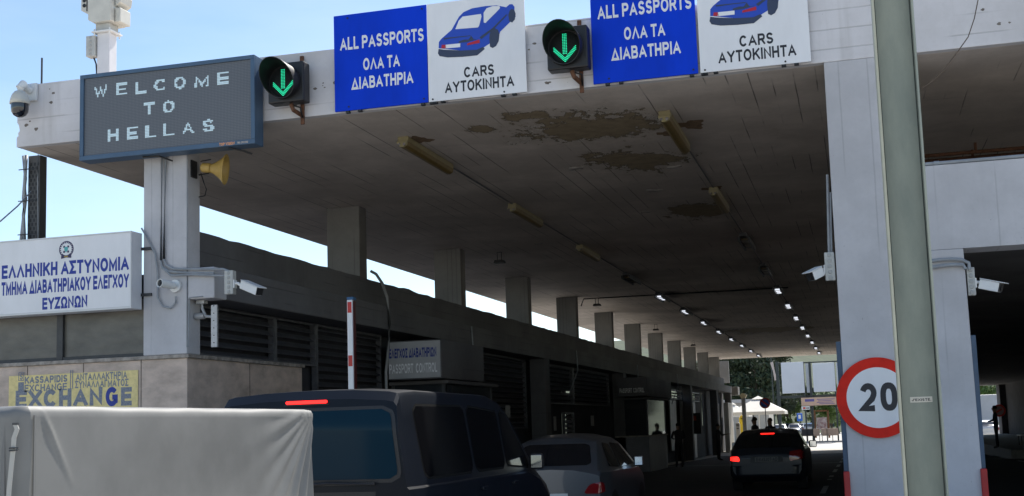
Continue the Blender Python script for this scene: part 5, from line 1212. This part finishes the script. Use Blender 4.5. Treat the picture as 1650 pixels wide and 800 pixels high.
# parked cars
def parked(cx, y0, paint, label, heading=1, dark=False):
    top = [(0, .85), (.1, 1.0), (.35, 1.10), (.8, 1.36), (1.3, 1.45), (2.1, 1.45), (2.6, 1.30), (3.1, 1.02), (3.8, .88), (4.1, .72), (4.15, .5)]
    c = Car('parked_car', label, 'car', cx, y0, 4.15, 1.72, top, [(0, .96), (3.1, .92), (4.1, .6)], paint, wheels=(.8, 3.3), wheel_r=.31, tumble=.4, heading=heading, group='cars parked beyond the canopy')
    c.patch('rear_window', round_poly([(-.6, 1.02), (.6, 1.02), (.5, 1.36), (-.5, 1.36)], .06), 'rear', GLASSD, nn=8); c.patch('windscreen', round_poly([(-.62, 1.0), (.62, 1.0), (.5, 1.36), (-.5, 1.36)], .06), 'front', GLASSD, nn=8)
    for sg in (1, -1):
        c.patch('tail_light', round_poly([(sg*.58, .72), (sg*.82, .74), (sg*.8, .92), (sg*.6, .92)], .03), 'rear', REDD, off=.012, nn=5); c.patch('side_window', round_poly([(.7, .98), (2.9, .96), (2.4, 1.34), (1.1, 1.37)], .05), 'side', GLASSD, sg=sg, nn=8)
        c.patch('headlight', round_poly([(sg*.5, .62), (sg*.78, .64), (sg*.76, .78), (sg*.52, .76)], .03), 'front', CHROME, nn=5)
    c.patch('number_plate', [(-.26, .5), (.26, .5), (.26, .61), (-.26, .61)], 'rear', WPLAST, off=.02, nn=3); c.mirror(2.7, 1.0, .15, paint)
    return c
PW = mat('white_car_paint', (.7, .7, .7), .3, coat=.5); PB = mat('blue_car_paint', (.03, .08, .22), .3, coat=.5); PD = mat('dark_car_paint', (.03, .035, .04), .3, coat=.5)
def X_(px, y): return at(1, y, px, 690).x
parked(X_(1357, 104)+1.0, 100.5, SILV, 'silver parked car half hidden by the left edge of the wide pillar')
parked(X_(1256, 150), 150, PW, 'white parked car beyond the terrace beside the umbrella')
parked(X_(1269, 158), 158, PB, 'blue parked car in the row behind the terrace'); parked(X_(1279, 152), 152, SILV, 'silver parked car in the row behind the terrace', -1)
parked(X_(1292, 160), 160, PD, 'dark parked car behind the frame posts'); parked(X_(1303, 156), 156, PW, 'white parked car behind the frame posts, right of the dark one')
parked(X_(1242, 155), 155, SILV, 'silver parked car left end of the row, behind the umbrella pole')
parked(X_(1592, 98), 97.5, PW, 'white car seen rear on through the right lane')
# truck box and small items in the right lane's far opening
t = thing('box_truck', 'grey box truck parked behind the white car beyond the right lane', 'truck', (X_(1592, 125), 128, -.4))
x_ = X_(1594, 125); s = MB(); s.box(x_-2.4, x_+3, 125, 134, .7, 3.3); obj('cargo_box', s, mat('truck_grey', (.42, .43, .45), .5, noise=.1, scale=1), t, bevel=.05); s = MB(); s.box(x_-1.2, x_+1.4, 134.2, 136.2, .3, 2.6); obj('cab', s, PW, t, bevel=.2)
for i in (-1, 1):
    for yy_ in (127.5, 135): s = MB(); s.lathe([(.2, 0), (.48, 0), (.5, .04), (.5, .24), (.48, .28), (.2, .28)], (x_+.2+i*1.1-.14, yy_, .1), (1, 0, 0), 20); obj('wheel', s, RUBBER, t, smooth='auto')
# umbrellas
def umbrella(px, y, half, zt_, ze, label):
    c = at(1, y, px, 650); cx = c.x; t = thing('cafe_umbrella', label, 'umbrella', (cx, y, gz(y)), 'cream cafe umbrellas')
    CR = mat('cream_canvas', (.72, .68, .60), .8, noise=.06, scale=2); sb = MB()
    sb.add([(cx-half, y-half, ze), (cx+half, y-half, ze), (cx+half, y+half, ze), (cx-half, y+half, ze), (cx-.35, y-.35, zt_-.15), (cx+.35, y-.35, zt_-.15), (cx+.35, y+.35, zt_-.15), (cx-.35, y+.35, zt_-.15)], [(0, 1, 5, 4), (1, 2, 6, 5), (2, 3, 7, 6), (3, 0, 4, 7)])
    o_ = obj('canopy', sb, CR, t); q_ = o_.modifiers.new('s', 'SOLIDIFY'); q_.thickness = .02
    v = MB()
    for (a, b, c2, d2) in ((-1, -1, 1, -1), (1, -1, 1, 1), (1, 1, -1, 1), (-1, 1, -1, -1)):
        v.add([(cx+a*half, y+b*half, ze), (cx+c2*half, y+d2*half, ze), (cx+c2*half, y+d2*half, ze-.22), (cx+a*half, y+b*half, ze-.22)], [(0, 1, 2, 3)])
    o_ = obj('valance', v, CR, t); q_ = o_.modifiers.new('s', 'SOLIDIFY'); q_.thickness = .015
    v = MB(); v.add([(cx-.45, y-.45, zt_-.12), (cx+.45, y-.45, zt_-.12), (cx+.45, y+.45, zt_-.12), (cx-.45, y+.45, zt_-.12), (cx, y, zt_+.12)], [(0, 1, 4), (1, 2, 4), (2, 3, 4), (3, 0, 4), (0, 3, 2, 1)]); obj('vent', v, CR, t)
    v = MB(); v.cyl((cx, y, gz(y)), (cx, y, zt_), .04, n=10); obj('pole', v, WPLAST, t)
    v = MB()
    for k in range(8): a_ = k*math.pi/4; m2 = half*(1 if k % 2 == 0 else 1.41); v.tube([(cx, y, zt_-.2), (cx+m2*.96*math.cos(a_), y+m2*.96*math.sin(a_), ze-.03)], .015, 6)
    obj('ribs', v, WD, t)
yu = 93; umbrella(1222, yu, 1.95, at(1, yu, 1217, 641).z, at(1, yu, 1217, 664).z, 'cream square cafe umbrella beside the no parking sign')
umbrella(1176, 97, 1.5, at(1, 97, 1176, 650).z, at(1, 97, 1176, 668).z, 'cream umbrella mostly hidden by the end of the left wall')
# kiosk behind the umbrella
t = thing('cafe_building', 'low cream cafe building behind the umbrellas', 'building', (X_(1195, 112), 114, -.3)); a = X_(1150, 114); b = X_(1240, 114)
s = MB(); s.box(a, b, 114, 120, -.3, 2.4); obj('wall', s, mat('cafe_wall', (.45, .42, .36), .8, noise=.15, scale=2), t); s = MB(); s.box(a-.5, b-1.2, 113.2, 120.5, 3.2, 3.5); s.box(a, b-2, 114, 120, 2.4, 3.2); obj('roof', s, mat('cafe_roof', (.42, .41, .40), .8), t); s = MB(); s.box(b-2.4, b-2.3, 113.97, 113.99, -.2, 2.3); s.box(b-1.4, b-1.3, 113.97, 113.99, -.2, 2.3); obj('shutter', s, BLACK, t)
# lamp post with cream cap, no parking sign, yellow box, bin
y_ = 84; a = at(1, y_, 1201, 700); t = thing('lamp_post', 'square grey post with a cream lamp cap at the end of the canopy', 'lamp post', (a.x, y_, gz(y_))); z1 = at(1, y_, 1199, 641).z
s = MB(); s.box(a.x-.13, a.x+.13, y_-.13, y_+.13, gz(y_), z1); obj('post', s, STEEL, t, bevel=.01); s = MB(); s.prism([(-.24, .22), (-.12, 0), (.12, 0), (.24, .22), (.1, .32), (-.1, .32)], lambda u, v, d: (a.x+u, y_-.2+d, z1+v-.05), .4); obj('lamp_cap', s, mat('cream_cap', (.7, .62, .42), .5), t)
y_ = 76; c = at(1, y_, 1232.5, 650); t = thing('no_parking_sign', 'round blue and red no parking sign on a pole', 'sign', (c.x, y_, gz(y_)))
s = MB(); s.cyl((c.x, y_+.03, gz(y_)), (c.x, y_+.03, c.z+.35), .025, n=8); obj('pole', s, STEEL, t); s = MB(); s.cyl((c.x, y_, c.z), (c.x, y_-.02, c.z), .32, n=32); obj('border', s, TRIMR, t); s = MB(); s.cyl((c.x, y_-.02, c.z), (c.x, y_-.026, c.z), .24, n=32); obj('disc', s, mat('disc_blue', (.02, .10, .5), .4), t)
s = MB(); s.obox((c.x, y_-.03, c.z), (.19, 0, -.15), (0, .003, 0), (.03, 0, .038)); obj('slash', s, TRIMR, t)
y_ = 90; a = at(1, y_, 1197, 690); t = thing('telephone_box', 'yellow telephone box left of the umbrella pole', 'telephone box', (a.x, y_, gz(y_))); zt2 = at(1, y_, 1197, 673).z; YL = mat('bright_yellow', (.75, .50, .02), .5)
s = MB(); s.box(a.x-.22, a.x+.22, y_-.2, y_+.2, gz(y_), zt2); s.cyl((a.x, y_-.2, zt2), (a.x, y_+.2, zt2), .16); obj('shell', s, YL, t, bevel=.03); s = MB(); s.box(a.x+.05, a.x+.12, y_-.215, y_-.202, gz(y_)+.6, zt2-.2); obj('handset', s, INKB, t)
y_ = 84; a = at(1, y_, 1189, 690); t = thing('post_box', 'rounded grey cabinet at the end of the left wall', 'cabinet', (a.x, y_, gz(y_))); zt2 = at(1, y_, 1189, 684).z
s = MB(); s.box(a.x-.12, a.x+.14, y_-.15, y_+.15, gz(y_), zt2); s.cyl((a.x+.01, y_-.15, zt2), (a.x+.01, y_+.15, zt2), .13); obj('shell', s, mat('cabinet_grey', (.5, .5, .48), .5), t, bevel=.01); s = MB(); s.box(a.x-.06, a.x+.07, y_-.156, y_-.151, zt2-.3, zt2-.24); obj('slot', s, BLACK, t)
# folded cloth banner high in the square
t = thing('flag', 'limp folded flag on a tall pole before the trees', 'flag', at(1, 110, 1246, 700)); s = MB(); a = at(1, 110, 1246, 640); s.cyl((a.x, 110, -.4), (a.x, 110, 7.4), .05, n=8); obj('pole', s, DS, t)
s = MB(); A_ = at(1, 110, 1241, 585); B_ = at(1, 110, 1252, 612); s.prism([(A_.x, A_.z), (A_.x+.25, A_.z+.1), (A_.x+.35, (A_.z+B_.z)/2), (B_.x, B_.z), (B_.x-.2, B_.z-.1), (A_.x+.2, (A_.z+B_.z)/2)], lambda u, v, d: (u, 109.9+d, v), .05); obj('cloth', s, mat('flag_cloth', (.5, .42, .38), .8), t)

# ================================================================== TREES
LEAFD = mat('dark_foliage', (.035, .055, .02), .7, noise=.5, scale=1.2); LEAFL = mat('bright_foliage', (.10, .17, .03), .6, noise=.4, scale=1.2); BARK = mat('bark', (.09, .07, .05), .9, noise=.4, scale=6)
def tree_proto(seed, H, Rr, M, clumps=26, leaves=230, ls=.20, conif=False):
    r = random.Random(seed); t = thing('tree', 'x', 'tree', (0, 0, 0), 'trees beyond the square')
    s = MB(); s.tube([(0, 0, 0), (.1, .05, H*.3), (-.05, 0, H*.6), (0, 0, H*.9)], [.26, .2, .12, .04], 8); ends = []
    for k in range(12):
        a_ = r.uniform(0, 6.28); z = H*r.uniform(.25, .8); L_ = Rr*r.uniform(.5, .9)*(1.1-z/H*.6); e = (math.cos(a_)*L_, math.sin(a_)*L_, z+L_*.4); s.tube([(0, 0, z), (e[0]*.5, e[1]*.5, z+L_*.15), e], [.08, .05, .02], 6); ends.append(e)
    obj('trunk', s, BARK, t, smooth=True)
    s = MB()
    for k in range(clumps):
        if k < 12: c = Vector(ends[k])
        else:
            z = H*r.uniform(.3, 1.0); q = Rr*(1-.75*(z/H)**2 if not conif else 1.15*(1-z/H)+.1)*r.uniform(.2, 1); a_ = r.uniform(0, 6.28); c = Vector((q*math.cos(a_), q*math.sin(a_), z))
        cr_ = r.uniform(.55, 1.0)*Rr*.36
        for _ in range(leaves):
            d = Vector((r.gauss(0, 1), r.gauss(0, 1), r.gauss(0, .75))).normalized()*cr_*r.random()**.45; p_ = c+d
            u = Vector((r.gauss(0, 1), r.gauss(0, 1), r.gauss(0, 1))).normalized(); v = u.orthogonal().normalized(); l = ls*r.uniform(.6, 1.3)
            s.add([p_-u*l, p_+v*l*.5, p_+u*l, p_-v*l*.5], [(0, 1, 2, 3)])
    obj('crown', s, M, t); return t
protos = [tree_proto(1, 11, 4.2, LEAFD, 30, 260), tree_proto(2, 9, 3.6, LEAFD, 26, 240), tree_proto(3, 6.0, 2.6, LEAFL, 20, 220, .17), tree_proto(4, 12, 3.0, LEAFD, 30, 240, .2, True)]
spots = []
rr_ = random.Random(11)
tree_list = [(0, 1186, 135, 1.0), (3, 1205, 150, 1.0), (1, 1222, 132, 1.05), (0, 1238, 145, 1.0), (1, 1256, 160, .9), (0, 1195, 165, 1.3), (3, 1225, 172, 1.25), (1, 1275, 175, .75), (1, 1290, 180, .6), (1, 1308, 182, .6), (2, 1340, 150, .8), (2, 1350, 165, 1.0), (2, 1325, 160, .9), (2, 1270, 165, .8), (0, 1172, 150, 1.2), (1, 1345, 185, .6),
             (2, 1590, 140, 1.15), (1, 1572, 165, .95), (0, 1602, 170, .8), (2, 1335, 140, .55), (0, 1212, 140, .95), (0, 1180, 170, 1.5)]
kinds = ['tall dark tree', 'dark rounded tree', 'bright green tree', 'dark conifer']
used = {}
PL = {0: 'behind the cafe umbrellas'}
for i, (k, px, y, sc) in enumerate(tree_list):
    first = k not in used; o = protos[k] if first else copy_tree(protos[k]); used[k] = 1
    o.location = (X_(px, y), y, -.45 if y < 175 else 1.0); o.scale = (sc, sc, sc); o.rotation_euler.z = rr_.uniform(0, 6.28)
    spot = 'in the left grove behind the umbrella' if px < 1230 else ('behind the left blank billboard panel' if px < 1300 else ('behind the poster stand and tan chairs' if px < 1400 else 'beyond the right lane'))
    o['label'] = '%s, %s' % (kinds[k], spot); o['_n'] = i
seen = {}
for o in [x for x in scn.objects if x.get('category') == 'tree']:
    seen.setdefault(o['label'], []).append(o); del o['_n']
for lb, os_ in seen.items():
    os_.sort(key=lambda o: o.location.y); 
    if len(os_) > 1:
        for j, o in enumerate(os_): o['label'] = lb+[', nearest of them', ', second from the front', ', third from the front', ', fourth from the front', ', farthest one', ', sixth', ', seventh', ', eighth'][j if j < len(os_)-1 else 4]
# screening trees left of the building, glimpsed through its openings
for j, (x, y, k, sc) in enumerate(((-20, 62, 2, 1.0), (-22, 76, 2, 1.1), (-24, 92, 1, .7))):
    o = copy_tree(protos[k]); o.location = (x, y, -.4); o.scale = (sc,)*3; o['label'] = ['bright tree glimpsed through the daylit windows of the left wall', 'bright tree outside the left wall past the daylit windows', 'dark tree outside the far end of the left wall'][j]

# ================================================================== PEOPLE
def person(label, loc, H=1.75, face=0, shirt=(.03, .03, .035), legs=(.02, .02, .025), pose='stand', hair=(.02, .015, .01)):
    t = thing('person', label, 'person', loc, None)
    k = H/1.75
    J = {'pel': (0, 0, .95), 'wa': (0, .0, 1.08), 'ch': (0, -.01, 1.32), 'nk': (0, 0, 1.47), 'hd0': (0, .01, 1.55), 'hd1': (0, .03, 1.63), 'hd2': (0, .02, 1.70)}
    for sg, n_ in ((-1, 'l'), (1, 'r')):
        J['sh'+n_] = (sg*.17, 0, 1.41); J['el'+n_] = (sg*.24, -.02, 1.14); J['wr'+n_] = (sg*.24, .06, .90); J['ha'+n_] = (sg*.235, .09, .82)
        J['hp'+n_] = (sg*.09, 0, .90); J['kn'+n_] = (sg*.11, .02 if sg > 0 else -.01, .50); J['an'+n_] = (sg*.12, -.02, .09); J['to'+n_] = (sg*.13, .14, .04)
        if pose == 'reach' and sg > 0: J['elr'] = (.25, .12, 1.2); J['wrr'] = (.22, .36, 1.24); J['har'] = (.21, .45, 1.25)
        if pose == 'bent': J['el'+n_] = (sg*.26, .03, 1.18); J['wr'+n_] = (sg*.14, .22, 1.12); J['ha'+n_] = (sg*.07, .26, 1.12)
    rad = {'pel': (.155, .115), 'wa': (.14, .10), 'ch': (.165, .115), 'nk': (.055, .06), 'hd0': (.075, .085), 'hd1': (.08, .098), 'hd2': (.065, .08)}
    E_ = [('pel', 'wa'), ('wa', 'ch'), ('ch', 'nk'), ('nk', 'hd0'), ('hd0', 'hd1'), ('hd1', 'hd2')]
    for n_ in 'lr':
        rad.update({'sh'+n_: (.06, .06), 'el'+n_: (.045, .045), 'wr'+n_: (.03, .03), 'ha'+n_: (.035, .02), 'hp'+n_: (.09, .09), 'kn'+n_: (.06, .06), 'an'+n_: (.045, .05), 'to'+n_: (.045, .03)})
        E_ += [('ch', 'sh'+n_), ('sh'+n_, 'el'+n_), ('el'+n_, 'wr'+n_), ('wr'+n_, 'ha'+n_), ('pel', 'hp'+n_), ('hp'+n_, 'kn'+n_), ('kn'+n_, 'an'+n_), ('an'+n_, 'to'+n_)]
    for n_ in 'lr':   # fingers
        hx, hy, hz = J['ha'+n_]; wx, wy, wz = J['wr'+n_]; d = (Vector((hx, hy, hz))-Vector((wx, wy, wz))).normalized()
        for q in range(4): nm = 'f%d%s' % (q, n_); J[nm] = (hx+d.x*.07, hy+d.y*.07+(q-1.5)*.02, hz+d.z*(.07 if q not in (0, 3) else .055)); rad[nm] = (.010, .010); E_.append(('ha'+n_, nm))
        nm = 't'+n_; J[nm] = (hx*.96+d.x*.03, hy+.04+d.y*.03, hz+d.z*.03); rad[nm] = (.011, .011); E_.append(('ha'+n_, nm))
    names = list(J); me = bpy.data.meshes.new('person_body'); me.from_pydata([tuple(c*k for c in J[n_]) for n_ in names], [(names.index(a), names.index(b)) for a, b in E_], [])
    o = bpy.data.objects.new('body_src', me); scn.collection.objects.link(o); o.modifiers.new('skin', 'SKIN'); me.skin_vertices or me.update()
    lay = me.skin_vertices[0].data
    for i, n_ in enumerate(names): lay[i].radius = (rad[n_][0]*k, rad[n_][1]*k); lay[i].use_root = (n_ == 'pel')
    sb = o.modifiers.new('sub', 'SUBSURF'); sb.levels = 2; sb.render_levels = 2
    dg = bpy.context.evaluated_depsgraph_get(); dg.update(); ev = bpy.data.meshes.new_from_object(o.evaluated_get(dg)); bpy.data.objects.remove(o)
    ev.materials.clear()
    SK = mat('skin', (.32, .19, .13), .6); T1 = mat('cloth_%d' % int(sum(shirt)*1e4), shirt, .9, noise=.2, scale=9); T2 = mat('trousers_%d' % int(sum(legs)*1e4), legs, .9, noise=.2, scale=9); SH = BLACK
    for m_ in (T1, T2, SK, SH): ev.materials.append(m_)
    for p_ in ev.polygons:
        c = p_.center/k; p_.use_smooth = True
        p_.material_index = 3 if c.z < .10 else (2 if c.z > 1.475 or (c.z < .90 and abs(c.x) > .19) or (pose != 'stand' and c.y > .30) else (1 if c.z < .98 else 0))
    b = bpy.data.objects.new('body', ev); scn.collection.objects.link(b); b.parent = t
    s = MB(); n = 16; cz = 1.64*k
    for j in range(8):
        ph = -.35+(math.pi/2+.35)*j/7
        for i in range(n): a_ = 2*math.pi*i/n; fr_ = .8 if math.sin(a_) > .4 and ph < .5 else 1; s.v.append((.088*k*math.cos(ph)*math.cos(a_)*fr_, .015*k+(.103*k*math.cos(ph)*math.sin(a_))*fr_-.012*k, cz+.02*k+.10*k*math.sin(ph)))
    for j in range(7):
        for i in range(n): s.f.append((j*n+i, j*n+(i+1) % n, (j+1)*n+(i+1) % n, (j+1)*n+i)); s.m.append(0)
    hb_ = obj('hair', s, mat('hair_dark', hair, .8), None, smooth=True); hb_.parent = t
    s = MB()
    for sg in (-1, 1): s.lathe([(0, .012), (.011, .006), (.012, 0)], (sg*.03*k, .112*k, 1.635*k), (0, 1, 0), 8)
    e1 = obj('eyes', s, BLACK, None); e1.parent = t
    s = MB(); s.add([(-.014*k, .108*k, 1.60*k), (.014*k, .108*k, 1.60*k), (0, .135*k, 1.603*k), (0, .108*k, 1.64*k)], [(0, 1, 2), (1, 3, 2), (3, 0, 2), (0, 3, 1)]); e2 = obj('nose', s, SK, None); e2.parent = t
    t.rotation_euler.z = face
    return t
def foot(px, y): return (at(1, y, px, 700).x, y, gz(y))
person('person in dark jacket standing left of the no parking sign beyond the sedan', foot(1217, 48), 1.88, 1.2, (.035, .045, .06))
person('person in dark top standing under the no parking sign, nearer to the sedan roof', foot(1242, 49), 1.84, 2.6, (.03, .03, .035), pose='bent')
person('person in dark clothes with bent arms at the booth along the left wall', foot(1093, 50), 1.78, .4, pose='bent')
person('person in dark clothes reaching out near the end panel of the left wall', foot(1157, 62), 1.80, -1.2, pose='reach')
person('person in a blue backed jacket standing at the kerb of the right lane', (at(1, 54, 1605, 690).x, 54, .17), 1.72, 1.3, (.012, .022, .05), pose='bent')
